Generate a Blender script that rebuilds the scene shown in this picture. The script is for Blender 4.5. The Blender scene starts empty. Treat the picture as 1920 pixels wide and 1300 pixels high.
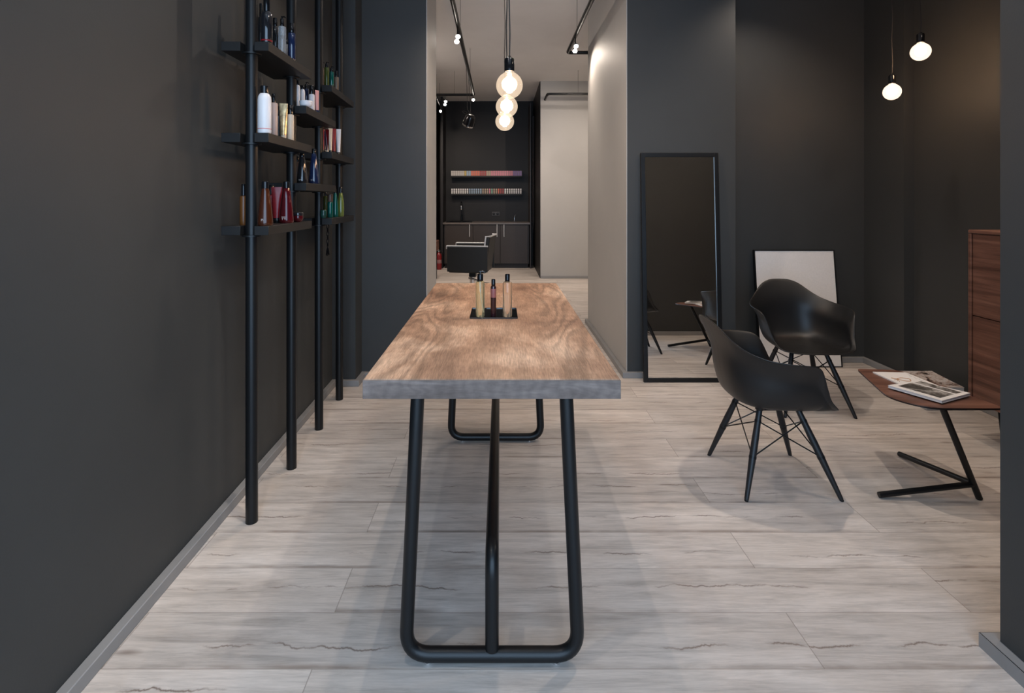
import bpy, bmesh, math, random
from mathutils import Vector, Matrix
random.seed(7)
S = bpy.context.scene
C = S.collection
PI = math.pi

# ---------------------------------------------------------------- camera, light, exposure
HY, CXP, F, EYE = 373.0, 938.0, 1000.0, 1.45          # horizon row, vanishing column, focal length (px), eye height
cam_d = bpy.data.cameras.new('camera'); cam = bpy.data.objects.new('camera', cam_d); C.objects.link(cam)
cam.location = (0, 0, EYE); cam.rotation_euler = (PI/2, 0, 0)
cam_d.sensor_width = 36; cam_d.lens = 36*F/1920
cam_d.shift_x = (960-CXP)/1920; cam_d.shift_y = -(650-HY)/1920
cam_d.clip_start = .02; cam_d.clip_end = 60
S.camera = cam

S.view_settings.view_transform = 'Standard'; S.view_settings.look = 'None'
S.view_settings.gamma = 1; S.view_settings.use_curve_mapping = False
S.view_settings.exposure = 0.0

w = bpy.data.worlds.new('sky'); S.world = w; w.use_nodes = True
wb = w.node_tree.nodes['Background']
wb.inputs[0].default_value = (.50, .72, 1.0, 1); wb.inputs[1].default_value = 5.4

def area(name, loc, rot, sx, sy, e, col, portal=False, spread=PI):
    d = bpy.data.lights.new(name, 'AREA'); d.shape = 'RECTANGLE'; d.size = sx; d.size_y = sy
    d.energy = e; d.color = col; d.spread = spread
    if portal: d.cycles.is_portal = True
    o = bpy.data.objects.new(name, d); C.objects.link(o); o.location = loc; o.rotation_euler = rot
    return o
def spot(name, loc, aim, e, col=(1, .80, .64), size=1.9, blend=.9, r=.018):
    d = bpy.data.lights.new(name, 'SPOT'); d.energy = e; d.color = col; d.spot_size = size; d.spot_blend = blend; d.shadow_soft_size = r
    o = bpy.data.objects.new(name, d); C.objects.link(o); o.location = loc
    o.rotation_euler = (Vector(aim)-Vector(loc)).to_track_quat('-Z', 'Y').to_euler()
    return o
def point(name, loc, e, col, r=.05):
    d = bpy.data.lights.new(name, 'POINT'); d.energy = e; d.color = col; d.shadow_soft_size = r
    o = bpy.data.objects.new(name, d); C.objects.link(o); o.location = loc
    return o
# daylight comes in through the open shopfront behind the camera
area('shopfront_daylight', (.16, -.68, 1.55), (PI/2, 0, 0), 2.7, 2.9, 1, (1, 1, 1), portal=True)
WARM = (1, .85, .72); NEUT = (1, .93, .85)
spot('ceiling_spot', (-.14, 3.85, 3.35), (-.2, 3.3, 0), 62, WARM, 2.3)
spot('ceiling_spot', (-.42, 1.9, 3.25), (-.26, 1.95, .9), 190, NEUT, 1.3)
spot('ceiling_spot', (.80, 1.5, 3.25), (.5, 1.9, 0), 70, NEUT, 2.3)
spot('ceiling_spot', (-.75, 1.1, 3.25), (-.6, 1.5, 0), 45, NEUT, 2.2)  # unseen spot added to brighten the front-left floor
spot('ceiling_spot', (1.45, 3.0, 3.3), (1.45, 2.7, 0), 84, WARM, 2.3)
spot('ceiling_spot', (2.75, 2.3, 3.3), (2.1, 2.9, 0), 52, WARM, 2.2)
spot('ceiling_spot', (2.3, 3.9, 3.3), (2.0, 4.7, .8), 40, WARM, 2.0)
# salon room behind the passage
spot('track_spot_light', (-.40, 5.4, 3.1), (.6, 6.6, 1.0), 60, WARM, 1.9)
spot('track_spot_light', (.79, 6.0, 3.1), (1.02, 5.75, 2.6), 25, WARM, 2.2)
spot('track_spot_light', (-.42, 8.8, 3.05), (-.1, 9.6, 0), 90, WARM, 2.3)
spot('track_spot_light', (-1.15, 9.4, 3.1), (-.4, 11, 0), 90, WARM, 2.4)
spot('track_spot_light', (1.3, 7.9, 3.1), (1.2, 9.7, 1.2), 90, WARM, 2.4)
spot('salon_room_fill', (2.5, 7.8, 3.3), (.6, 8.4, .6), 110, (1, .88, .80), 2.6)  # added fill lamp for the back room, out of view
spot('salon_room_fill', (-2.4, 7.4, 3.3), (.8, 7.6, .9), 120, (1, .88, .80), 2.6)  # second added fill, set aside so the tray does not reflect it
spot('passage_fill', (-.3, 3.0, 3.3), (1.0, 5.3, 1.2), 75, WARM, 1.5)  # added fill aimed at the right passage wall to brighten it
spot('passage_fill', (.78, 4.9, 3.15), (-.6, 4.65, 1.5), 34, WARM, 1.6)  # added fill that brightens the left passage cheek

# ---------------------------------------------------------------- node helpers and materials
def rgb(c): return (c[0], c[1], c[2], 1)
MATS = {}
def mat(name, col, rough=.5, metal=0, spec=.5, coat=0, noise=0, nscale=8, bump=0, bscale=60, trans=0, emit=None, estr=0, alpha=1, sheen=0, ior=1.45):
    m = bpy.data.materials.new(name); m.use_nodes = True
    nt = m.node_tree; b = nt.nodes['Principled BSDF']
    b.inputs['Base Color'].default_value = rgb(col); b.inputs['Roughness'].default_value = rough
    b.inputs['Metallic'].default_value = metal; b.inputs['Specular IOR Level'].default_value = spec
    b.inputs['Coat Weight'].default_value = coat; b.inputs['Coat Roughness'].default_value = .08
    b.inputs['Transmission Weight'].default_value = trans; b.inputs['IOR'].default_value = ior
    b.inputs['Alpha'].default_value = alpha; b.inputs['Sheen Weight'].default_value = sheen
    if emit: b.inputs['Emission Color'].default_value = rgb(emit); b.inputs['Emission Strength'].default_value = estr
    tc = nt.nodes.new('ShaderNodeTexCoord')
    if noise:
        n = nt.nodes.new('ShaderNodeTexNoise'); n.inputs['Scale'].default_value = nscale; n.inputs['Detail'].default_value = 6
        r = nt.nodes.new('ShaderNodeMapRange'); r.inputs[1].default_value = .3; r.inputs[2].default_value = .7
        r.inputs[3].default_value = 1-noise; r.inputs[4].default_value = 1+noise
        mx = nt.nodes.new('ShaderNodeVectorMath'); mx.operation = 'SCALE'; mx.inputs[0].default_value = col
        nt.links.new(tc.outputs['Object'], n.inputs['Vector']); nt.links.new(n.outputs[0], r.inputs[0])
        nt.links.new(r.outputs[0], mx.inputs['Scale']); nt.links.new(mx.outputs[0], b.inputs['Base Color'])
    if bump:
        n = nt.nodes.new('ShaderNodeTexNoise'); n.inputs['Scale'].default_value = bscale; n.inputs['Detail'].default_value = 4
        bp = nt.nodes.new('ShaderNodeBump'); bp.inputs['Strength'].default_value = bump; bp.inputs['Distance'].default_value = .002
        nt.links.new(tc.outputs['Object'], n.inputs['Vector']); nt.links.new(n.outputs[0], bp.inputs['Height']); nt.links.new(bp.outputs[0], b.inputs['Normal'])
    MATS[name] = m
    return m

class NT:
    """small node-building helper"""
    def __init__(s, name):
        s.m = bpy.data.materials.new(name); s.m.use_nodes = True; s.nt = s.m.node_tree
        s.b = s.nt.nodes['Principled BSDF']; s.tc = s.nt.nodes.new('ShaderNodeTexCoord')
        MATS[name] = s.m
    def L(s, a, b): s.nt.links.new(a, b)
    def put(s, sock, v):
        if isinstance(v, bpy.types.NodeSocket): s.L(v, sock)
        elif v is not None: sock.default_value = v
    def math(s, op, a, b=None, c=None, clamp=False):
        n = s.nt.nodes.new('ShaderNodeMath'); n.operation = op; n.use_clamp = clamp
        s.put(n.inputs[0], a)
        if b is not None: s.put(n.inputs[1], b)
        if c is not None: s.put(n.inputs[2], c)
        return n.outputs[0]
    def xyz(s, v):
        n = s.nt.nodes.new('ShaderNodeSeparateXYZ'); s.L(v, n.inputs[0]); return n.outputs
    def comb(s, x, y, z):
        n = s.nt.nodes.new('ShaderNodeCombineXYZ'); s.put(n.inputs[0], x); s.put(n.inputs[1], y); s.put(n.inputs[2], z); return n.outputs[0]
    def noise(s, v, scale=5, detail=5, rough=.5, dist=0):
        n = s.nt.nodes.new('ShaderNodeTexNoise'); s.L(v, n.inputs['Vector']); n.inputs['Scale'].default_value = scale
        n.inputs['Detail'].default_value = detail; n.inputs['Roughness'].default_value = rough; n.inputs['Distortion'].default_value = dist
        return n.outputs[0]
    def wave(s, v, scale=1, dist=0, detail=2, direction='X', dscale=1, kind='BANDS', prof='SIN'):
        n = s.nt.nodes.new('ShaderNodeTexWave'); n.wave_type = kind; n.wave_profile = prof
        if kind == 'BANDS': n.bands_direction = direction
        s.L(v, n.inputs['Vector']); n.inputs['Scale'].default_value = scale; n.inputs['Distortion'].default_value = dist
        n.inputs['Detail'].default_value = detail; n.inputs['Detail Scale'].default_value = dscale
        return n.outputs['Fac']
    def white(s, v):
        n = s.nt.nodes.new('ShaderNodeTexWhiteNoise'); n.noise_dimensions = '3D'; s.L(v, n.inputs['Vector']); return n.outputs['Value']
    def ramp(s, f, stops, interp='LINEAR'):
        n = s.nt.nodes.new('ShaderNodeValToRGB'); s.L(f, n.inputs[0]); e = n.color_ramp.elements; n.color_ramp.interpolation = interp
        e[0].position, e[0].color = stops[0][0], rgb(stops[0][1]); e[1].position, e[1].color = stops[-1][0], rgb(stops[-1][1])
        for p, c in stops[1:-1]:
            q = e.new(p); q.color = rgb(c)
        return n.outputs[0]
    def mr(s, f, a, b, c, d):
        n = s.nt.nodes.new('ShaderNodeMapRange'); s.put(n.inputs[0], f)
        for i, v in enumerate((a, b, c, d)): n.inputs[i+1].default_value = v
        return n.outputs[0]
    def mix(s, f, a, b, mode='MIX'):
        n = s.nt.nodes.new('ShaderNodeMix'); n.data_type = 'RGBA'; n.blend_type = mode
        s.put(n.inputs[0], f)
        for k, v in ((6, a), (7, b)):
            if isinstance(v, bpy.types.NodeSocket): s.L(v, n.inputs[k])
            else: n.inputs[k].default_value = rgb(v)
        return n.outputs[2]
    def bump(s, h, strength=.2, dist=.002):
        n = s.nt.nodes.new('ShaderNodeBump'); n.inputs['Strength'].default_value = strength; n.inputs['Distance'].default_value = dist
        s.L(h, n.inputs['Height']); s.L(n.outputs[0], s.b.inputs['Normal'])
    def out(s, col=None, rough=None):
        s.put(s.b.inputs['Base Color'], col if isinstance(col, bpy.types.NodeSocket) else rgb(col))
        if rough is not None: s.put(s.b.inputs['Roughness'], rough)
        return s.m

# floor planks: rows 0.2245 m deep, boards 2.23 m long, two alternating joint positions
def floor_material():
    n = NT('oak_laminate_floor'); p = n.xyz(n.tc.outputs['Object']); X, Y = p[0], p[1]
    rowf = n.math('DIVIDE', n.math('SUBTRACT', Y, 1.644), .2245); row = n.math('FLOOR', rowf); fy = n.math('SUBTRACT', rowf, row)
    par = n.math('ABSOLUTE', n.math('MODULO', row, 2.0))
    off = n.math('MULTIPLY_ADD', par, .65, 1.0)
    colf = n.math('DIVIDE', n.math('SUBTRACT', X, off), 2.23); colr = n.math('FLOOR', colf); fx = n.math('SUBTRACT', colf, colr)
    pid = n.white(n.comb(row, colr, 3.3)); pid2 = n.white(n.comb(colr, row, 9.1))
    ox = n.math('MULTIPLY', pid, 37.0); oy = n.math('MULTIPLY', pid2, 11.0)
    gx = n.math('ADD', X, ox); gy = n.math('ADD', Y, oy)
    fine = n.noise(n.comb(n.math('MULTIPLY', gx, 9), n.math('MULTIPLY', gy, 130), 0), 1.0, 7, .72, .3)
    mid = n.noise(n.comb(n.math('MULTIPLY', gx, 2.4), n.math('MULTIPLY', gy, 24), 0), 1.0, 7, .66, .5)
    cloud = n.noise(n.comb(n.math('MULTIPLY', gx, 1.8), n.math('MULTIPLY', gy, 5.5), 0), 1.0, 6, .62, .3)
    base = n.ramp(cloud, [(.25, (.48, .42, .37)), (.5, (.57, .51, .46)), (.75, (.67, .61, .56))])
    tone = n.mr(pid, 0, 1, .86, 1.08)
    base = n.mix(1.0, base, n.comb(tone, tone, tone), 'MULTIPLY')
    g = n.mr(fine, .3, .7, .84, 1.10); base = n.mix(1.0, base, n.comb(g, g, g), 'MULTIPLY')
    g2 = n.mr(mid, .30, .54, .70, 1.03); base = n.mix(1.0, base, n.comb(g2, g2, g2), 'MULTIPLY')
    # dark rustic cracks and knots
    wob = n.noise(n.comb(n.math('MULTIPLY', gx, 3.0), 0.0, oy), 1.0, 6, .68)
    cy = n.math('ABSOLUTE', n.math('SUBTRACT', fy, n.math('MULTIPLY_ADD', wob, .5, n.math('MULTIPLY_ADD', pid2, .6, -.1))))
    crack = n.mr(cy, .004, .035, 1, 0)
    msk = n.mr(n.noise(n.comb(n.math('MULTIPLY', gx, 3.6), pid, 0.0), 1.0, 4, .6), .49, .60, 0, 1)
    crack = n.math('MULTIPLY', n.math('POWER', crack, 2.2), msk)
    seamcrack = n.math('MULTIPLY', n.mr(n.math('ABSOLUTE', n.math('SUBTRACT', fy, n.math('MULTIPLY', wob, .06))), 0, .07, 1, 0), n.mr(n.noise(n.comb(n.math('MULTIPLY', gx, 1.7), oy, 5.0), 1.0, 4, .65), .44, .62, 0, 1))
    vk = n.nt.nodes.new('ShaderNodeTexVoronoi'); n.L(n.comb(n.math('MULTIPLY', gx, 1.5), n.math('MULTIPLY', gy, 4.5), 0), vk.inputs['Vector']); vk.inputs['Scale'].default_value = 1.0
    knot = n.mr(vk.outputs['Distance'], .015, .085, 1, 0)
    dark = n.math('MAXIMUM', n.math('MULTIPLY', crack, .9), n.math('MAXIMUM', n.math('MULTIPLY', seamcrack, .72), n.math('MULTIPLY', knot, .65)))
    base = n.mix(dark, base, (.17, .125, .10))
    # thin joints
    ey = n.math('MINIMUM', fy, n.math('SUBTRACT', 1.0, fy)); ex = n.math('MINIMUM', fx, n.math('SUBTRACT', 1.0, fx))
    jl = n.math('MAXIMUM', n.mr(ey, .002, .009, 1, 0), n.mr(ex, .0003, .0011, 1, 0))
    base = n.mix(n.math('MULTIPLY', jl, .6), base, (.20, .16, .135))
    n.bump(n.math('SUBTRACT', n.math('MULTIPLY', fine, .4), jl), .25, .0015)
    n.b.inputs['Specular IOR Level'].default_value = .4
    return n.out(base, n.mr(mid, .3, .7, .50, .42))

def oak_table(end=False):
    n = NT('oak_table_end_grain' if end else 'oak_table_top'); p = n.xyz(n.tc.outputs['Object'])
    X, Y, Z = p[0], p[1], p[2]
    if end:
        v = n.comb(n.math('MULTIPLY', X, 3.0), n.math('MULTIPLY', Z, 9.0), 0)
        wv = n.wave(v, 2.6, 7.0, 3, 'X', 1.4)
        big = n.noise(n.comb(n.math('MULTIPLY', X, 4), n.math('MULTIPLY', Z, 30), 1.0), 1.0, 5, .6, .5)
        fine = n.noise(n.comb(n.math('MULTIPLY', X, 160), n.math('MULTIPLY', Z, 60), 0), 1.0, 3)
        col = n.ramp(big, [(.25, (.095, .064, .050)), (.5, (.155, .112, .092)), (.75, (.255, .190, .160))])
        g = n.mr(n.math('MULTIPLY_ADD', fine, .5, n.math('MULTIPLY', wv, .5)), .2, .8, .88, 1.1)
        col = n.mix(1.0, col, n.comb(g, g, g), 'MULTIPLY')
        n.b.inputs['Specular IOR Level'].default_value = .35
        return n.out(col, .55)
    # cathedral rings: stretched ring field with distortion
    nz = n.noise(n.comb(n.math('MULTIPLY', X, 2.4), n.math('MULTIPLY', Y, .55), 0), 1.0, 2, .45, .2)
    nz2 = n.noise(n.comb(n.math('MULTIPLY', X, 14), n.math('MULTIPLY', Y, 3), 2.0), 1.0, 4, .55)
    field = n.math('MULTIPLY_ADD', nz, 40.0, n.math('MULTIPLY_ADD', nz2, 2.2, n.math('MULTIPLY', X, 14.0)))
    ring = n.math('SINE', n.math('MULTIPLY', field, 3.4))
    ring = n.mr(ring, -1, 1, 0, 1)
    edge = n.mr(n.math('ABSOLUTE', n.math('ADD', X, n.math('MULTIPLY_ADD', nz2, .16, -.08))), .10, .26, 0, 1)
    ring = n.math('MAXIMUM', ring, n.math('SUBTRACT', .85, n.math('MULTIPLY', edge, .85)))
    fib = n.noise(n.comb(n.math('MULTIPLY', X, 210), n.math('MULTIPLY', Y, 14), 0), 1.0, 6, .7, .2)
    streak = n.noise(n.comb(n.math('MULTIPLY', X, 16), n.math('MULTIPLY', Y, 1.3), 4.0), 1.0, 5, .6, .2)
    cloud = n.noise(n.comb(n.math('MULTIPLY', X, 3.5), n.math('MULTIPLY', Y, 2.6), 7.0), 1.0, 5, .6, .3)
    base = n.ramp(cloud, [(.3, (.235, .128, .082)), (.5, (.45, .275, .178)), (.70, (.76, .54, .39))])
    for f, a, b, c, d in ((ring, .0, .6, .66, 1.0), (fib, .35, .65, .66, 1.16), (streak, .3, .65, .70, 1.08)):
        g = n.mr(f, a, b, c, d); base = n.mix(1.0, base, n.comb(g, g, g), 'MULTIPLY')
    n.bump(fib, .25, .0008)
    n.b.inputs['Specular IOR Level'].default_value = .3
    return n.out(base, n.mr(fib, .3, .7, .55, .45))

def walnut(name, horiz=True):
    n = NT(name); p = n.xyz(n.tc.outputs['Object'])
    a, b = (p[1], p[2]) if horiz else (p[0], p[1])
    v = n.comb(n.math('MULTIPLY', a, 1.1), n.math('MULTIPLY', b, 26), n.math('MULTIPLY', p[0] if horiz else p[2], 3))
    s1 = n.noise(v, 1.0, 6, .6, .6)
    f = n.noise(n.comb(n.math('MULTIPLY', a, 8), n.math('MULTIPLY', b, 220), 0), 1.0, 3, .6)
    base = n.ramp(s1, [(.28, (.050, .020, .013)), (.5, (.140, .062, .041)), (.74, (.25, .120, .082))])
    g = n.mr(f, .3, .7, .82, 1.1); base = n.mix(1.0, base, n.comb(g, g, g), 'MULTIPLY')
    return n.out(base, .42)

def plaster(name, col, rough=.6, var=.06):
    n = NT(name); o = n.tc.outputs['Object']
    a = n.noise(o, 1.7, 6, .6, .4); b = n.noise(o, 130, 3, .6)
    g = n.mr(a, .3, .7, 1-var, 1+var)
    base = n.mix(1.0, col, n.comb(g, g, g), 'MULTIPLY')
    n.bump(b, .18, .0012); n.b.inputs['Specular IOR Level'].default_value = .35
    return n.out(base, rough)

M_FLOOR = floor_material()
M_OAK = oak_table(); M_OAKEND = oak_table(True)
M_WAL = walnut('walnut_veneer'); M_WALT = walnut('walnut_table_veneer', False)
M_DARK = plaster('charcoal_wall_paint', (.0425, .0435, .0425), .55)
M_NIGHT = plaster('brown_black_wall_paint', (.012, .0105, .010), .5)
M_GREY = plaster('warm_grey_wall_paint', (.40, .385, .365), .6, .03)
M_CEIL = plaster('off_white_ceiling_paint', (.84, .82, .80), .7, .03)
M_BASE = mat('grey_baseboard_paint', (.24, .235, .23), .45, noise=.05)
M_BLK = mat('black_powder_coated_steel', (.0065, .0067, .0072), .36, spec=.4, bump=.15, bscale=400)
M_PLAS = mat('matt_black_plastic_shell', (.010, .0098, .0098), .40, spec=.5, bump=.10, bscale=500)
M_BWOOD = mat('black_stained_wood', (.012, .012, .013), .45, noise=.1, nscale=40)
M_SHELF = mat('dark_shelf_board', (.008, .0072, .0068), .5, noise=.15, nscale=30)
M_CHROME = mat('polished_chrome', (.80, .80, .81), .14, metal=1)
M_ALU = mat('brushed_aluminium', (.70, .69, .68), .5, metal=.6)
M_BGLOSS = mat('glossy_black_plastic', (.006, .006, .007), .12)
M_BGLASS = mat('black_glass_tray', (.004, .005, .005), .04, coat=1)
M_KITCH = mat('dark_brown_cabinet_front', (.034, .026, .022), .45, noise=.12, nscale=50)
M_KITCHB = mat('near_black_cabinet_carcass', (.012, .010, .010), .5)
M_COUNTER = mat('dark_stone_worktop', (.12, .10, .09), .35, noise=.1)
M_LEATHER = mat('black_leatherette', (.016, .016, .015), .5, bump=.25, bscale=250)
M_CORD = mat('black_braided_cord', (.03, .025, .022), .7, bump=.5, bscale=500)
M_CANVAS = mat('off_white_canvas', (.78, .75, .725), .8, noise=.03, nscale=90, bump=.35, bscale=900)
M_PAPER = mat('white_paper', (.72, .70, .68), .5)
M_MIRROR = mat('silvered_mirror', (.86, .86, .85), .0, metal=1)
M_CURT = mat('dark_brown_curtain', (.060, .038, .034), .8, sheen=.3)
M_OUTLET = mat('dark_grey_socket_plastic', (.06, .057, .055), .4)
M_SPOT = mat('lit_spotlight_lens', (1, .95, .9), .3, emit=(1, .90, .78), estr=40)
M_FIL = mat('glowing_filament', (1, .8, .5), .4, emit=(1, .72, .45), estr=60)
def bulb_glass(name, s):
    m = bpy.data.materials.new(name); m.use_nodes = True; nt = m.node_tree; nt.nodes.clear()
    o = nt.nodes.new('ShaderNodeOutputMaterial'); mx = nt.nodes.new('ShaderNodeMixShader'); t = nt.nodes.new('ShaderNodeBsdfTransparent')
    e = nt.nodes.new('ShaderNodeEmission'); g = nt.nodes.new('ShaderNodeBsdfGlossy'); ad = nt.nodes.new('ShaderNodeAddShader')
    t.inputs[0].default_value = (1, .93, .86, 1); e.inputs[0].default_value = (1, .80, .60, 1); e.inputs[1].default_value = s
    g.inputs['Roughness'].default_value = .05; g.inputs['Color'].default_value = (.25, .25, .25, 1)
    mx.inputs[0].default_value = .25
    nt.links.new(t.outputs[0], mx.inputs[1]); nt.links.new(g.outputs[0], mx.inputs[2])
    nt.links.new(mx.outputs[0], ad.inputs[0]); nt.links.new(e.outputs[0], ad.inputs[1]); nt.links.new(ad.outputs[0], o.inputs[0])
    return m
M_BULB = bulb_glass('lit_clear_bulb_glass', .42)
M_BULB2 = bulb_glass('brightly_lit_bulb_glass', .9)

def tinted_glass(name, col, rough=.03):
    return mat(name, col, rough, trans=.85, ior=1.42)

# ---------------------------------------------------------------- mesh helpers
def nb(): return bmesh.new()
def bx(bm, x0, x1, y0, y1, z0, z1, mtx=None):
    vs = [bm.verts.new(Vector(p)) for p in ((x0, y0, z0), (x1, y0, z0), (x1, y1, z0), (x0, y1, z0), (x0, y0, z1), (x1, y0, z1), (x1, y1, z1), (x0, y1, z1))]
    for f in ((3, 2, 1, 0), (4, 5, 6, 7), (0, 1, 5, 4), (1, 2, 6, 5), (2, 3, 7, 6), (3, 0, 4, 7)):
        bm.faces.new([vs[i] for i in f])
    if mtx is not None:
        for v in vs: v.co = mtx @ v.co
    return bm
def prism(bm, pts, z0, z1, mtx=None):
    """pts: ccw list of (x,y)"""
    a = [bm.verts.new(Vector((x, y, z0))) for x, y in pts]; b = [bm.verts.new(Vector((x, y, z1))) for x, y in pts]
    n = len(pts)
    bm.faces.new(list(reversed(a))); bm.faces.new(b)
    for i in range(n): bm.faces.new((a[i], a[(i+1) % n], b[(i+1) % n], b[i]))
    if mtx is not None:
        for v in a+b: v.co = mtx @ v.co
    return bm
def lathe(bm, prof, seg=24, loc=(0, 0, 0), mtx=None, sx=1, sy=1):
    """prof: list of (r,z) bottom to top; r=0 closes"""
    rings = []
    allv = []
    for r, z in prof:
        if r <= 1e-6: v = bm.verts.new(Vector((0, 0, z))); rings.append([v])
        else: rings.append([bm.verts.new(Vector((r*sx*math.cos(2*PI*i/seg), r*sy*math.sin(2*PI*i/seg), z))) for i in range(seg)])
        allv += rings[-1]
    for a, b in zip(rings, rings[1:]):
        if len(a) == 1 and len(b) > 1:
            for i in range(seg): bm.faces.new((a[0], b[(i+1) % seg], b[i]))
        elif len(b) == 1 and len(a) > 1:
            for i in range(seg): bm.faces.new((a[i], a[(i+1) % seg], b[0]))
        elif len(a) > 1:
            for i in range(seg): bm.faces.new((a[i], a[(i+1) % seg], b[(i+1) % seg], b[i]))
    if len(rings[0]) > 1: bm.faces.new(list(reversed(rings[0])))
    if len(rings[-1]) > 1: bm.faces.new(rings[-1])
    for v in allv:
        v.co = v.co + Vector(loc)
        if mtx is not None: v.co = mtx @ v.co
    return bm
def fillet(pts, r, n=7):
    """round the inner corners of a polyline"""
    P = [Vector(p) for p in pts]; out = [P[0]]
    for i in range(1, len(P)-1):
        a, b, c = P[i-1], P[i], P[i+1]; d1 = (a-b).normalized(); d2 = (c-b).normalized()
        ang = d1.angle(d2); t = min(r/math.tan(ang/2), (a-b).length*.49, (c-b).length*.49)
        s, e = b+d1*t, b+d2*t
        for k in range(n+1):
            u = k/n; out.append(s*(1-u)**2+b*2*u*(1-u)+e*u*u)
    out.append(P[-1]); return out
def tube(bm, pts, r, seg=14, r2=None, caps=True, radii=None):
    P = [Vector(p) for p in pts]; N = len(P)
    T = [((P[min(i+1, N-1)]-P[max(i-1, 0)])).normalized() for i in range(N)]
    up = Vector((0, 0, 1)) if abs(T[0].z) < .9 else Vector((1, 0, 0))
    n = (up - T[0]*up.dot(T[0])).normalized(); rings = []
    for i in range(N):
        n = (n - T[i]*n.dot(T[i])).normalized(); b = T[i].cross(n)
        rr = radii[i] if radii else (r if r2 is None else r+(r2-r)*i/(N-1))
        rings.append([bm.verts.new(P[i]+(n*math.cos(2*PI*k/seg)+b*math.sin(2*PI*k/seg))*rr) for k in range(seg)])
    for a, b in zip(rings, rings[1:]):
        for i in range(seg): bm.faces.new((a[i], a[(i+1) % seg], b[(i+1) % seg], b[i]))
    if caps: bm.faces.new(list(reversed(rings[0]))); bm.faces.new(rings[-1])
    return bm
def closed_tube(bm, pts, r, seg=8):
    P = [Vector(p) for p in pts]; N = len(P); rings = []
    nrm = (P[1]-P[0]).cross(P[2]-P[1]).normalized()
    for i in range(N):
        t = (P[(i+1) % N]-P[i-1]).normalized(); b = t.cross(nrm)
        rings.append([bm.verts.new(P[i]+(nrm*math.cos(2*PI*k/seg)+b*math.sin(2*PI*k/seg))*r) for k in range(seg)])
    for i in range(N):
        a, b = rings[i], rings[(i+1) % N]
        for k in range(seg): bm.faces.new((a[k], a[(k+1) % seg], b[(k+1) % seg], b[k]))
    return bm

def obj(name, bm, m, parent=None, bevel=0, smooth=True, angle=35, seg=2):
    bmesh.ops.recalc_face_normals(bm, faces=bm.faces)
    me = bpy.data.meshes.new(name); bm.to_mesh(me); bm.free()
    me.materials.append(m)
    if smooth:
        for p in me.polygons: p.use_smooth = True
        me.set_sharp_from_angle(angle=math.radians(angle))
    o = bpy.data.objects.new(name, me); C.objects.link(o)
    if parent: o.parent = parent
    if bevel:
        b = o.modifiers.new('bevel', 'BEVEL'); b.width = bevel; b.segments = seg; b.limit_method = 'ANGLE'; b.angle_limit = math.radians(40)
        b.harden_normals = False
    return o
def tag(o, label=None, cat=None, group=None, kind=None):
    if label: o['label'] = label
    if cat: o['category'] = cat
    if group: o['group'] = group
    if kind: o['kind'] = kind
    return o
def thing(name, label, cat, loc=(0, 0, 0), rotz=0, group=None):
    o = bpy.data.objects.new(name, None); C.objects.link(o); o.location = loc; o.rotation_euler = (0, 0, rotz)
    o.empty_display_size = .1
    return tag(o, label, cat, group)
def struct(name, bm, m, label, cat, **k):
    o = obj(name, bm, m, **k); return tag(o, label, cat, kind='structure')
def dup(root, loc, rotz=None, label=None):
    r = root.copy(); C.objects.link(r); r.location = loc
    if rotz is not None: r.rotation_euler = (0, 0, rotz)
    if label: r['label'] = label
    for ch in list(root.children):
        c = ch.copy(); C.objects.link(c); c.parent = r
        for g in list(ch.children):
            d = g.copy(); C.objects.link(d); d.parent = c
    return r

# ---------------------------------------------------------------- the room
H = 3.6
LW0, LW1 = (-1.225, -.9), (-1.308, 4.15)              # left wall runs very slightly off the camera axis
def lwx(y): return LW0[0]+(LW1[0]-LW0[0])*(y-LW0[1])/(LW1[1]-LW0[1])
struct('floor', bx(nb(), -3.6, 3.6, -.9, 12.4, -.12, 0), M_FLOOR, 'pale greyish oak plank floor running through the whole salon', 'floor')
struct('ceiling', bx(nb(), -3.6, 3.6, -.9, 12.4, H, H+.12), M_CEIL, 'off-white ceiling high above the passage and back room', 'ceiling')
struct('wall_left', prism(nb(), [(-3.6, -.9), LW0, LW1, (-3.6, 4.15)], 0, H), M_DARK, 'charcoal painted wall behind the black pipe shelving', 'wall')
struct('wall_left_pilaster', prism(nb(), [(-3.6, 4.15), (-1.127, 4.15), (-1.127, 4.34), (-3.6, 4.34)], 0, H), M_DARK, 'narrow charcoal pilaster in the corner past the shelving', 'wall')
EX0, EX1 = -.599, 1.029
# cross wall left of the passage: dark room face, light reveal
struct('wall_middle_left', prism(nb(), [(-3.6, 4.34), (EX0-.003, 4.34), (EX0-.003, 4.96), (-3.6, 4.96)], 0, H), M_DARK, 'charcoal wall between the pilaster and the passage', 'wall')
struct('wall_passage_left', bx(nb(), EX0-.003, EX0+.003, 4.337, 4.963, 0, H), M_GREY, 'light grey left cheek of the passage', 'wall')
struct('wall_middle_right', prism(nb(), [(EX1+.003, 4.34), (1.914, 4.34), (1.914, 6.2), (EX1+.003, 6.2)], 0, H), M_DARK, 'charcoal wall behind the tall leaning mirror', 'wall')
struct('wall_passage_right', prism(nb(), [(EX1-.003, 4.337), (EX1+.003, 4.337), (EX1+.003, 6.24), (EX1-.003, 6.24)], 0, H), M_GREY, 'light grey right cheek of the passage', 'wall')
struct('wall_back_alcove', bx(nb(), 1.914, 3.6, 4.75, 5.0, 0, H), M_DARK, 'charcoal wall behind the leaning white canvas', 'wall')
struct('wall_right', prism(nb(), [(3.24, 4.75), (3.24, 4.28), (3.32, 4.28), (3.32, 1.72), (3.6, 1.72), (3.6, 4.75)], 0, H), M_DARK, 'charcoal right wall with a shallow step behind the walnut cabinet', 'wall')
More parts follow.
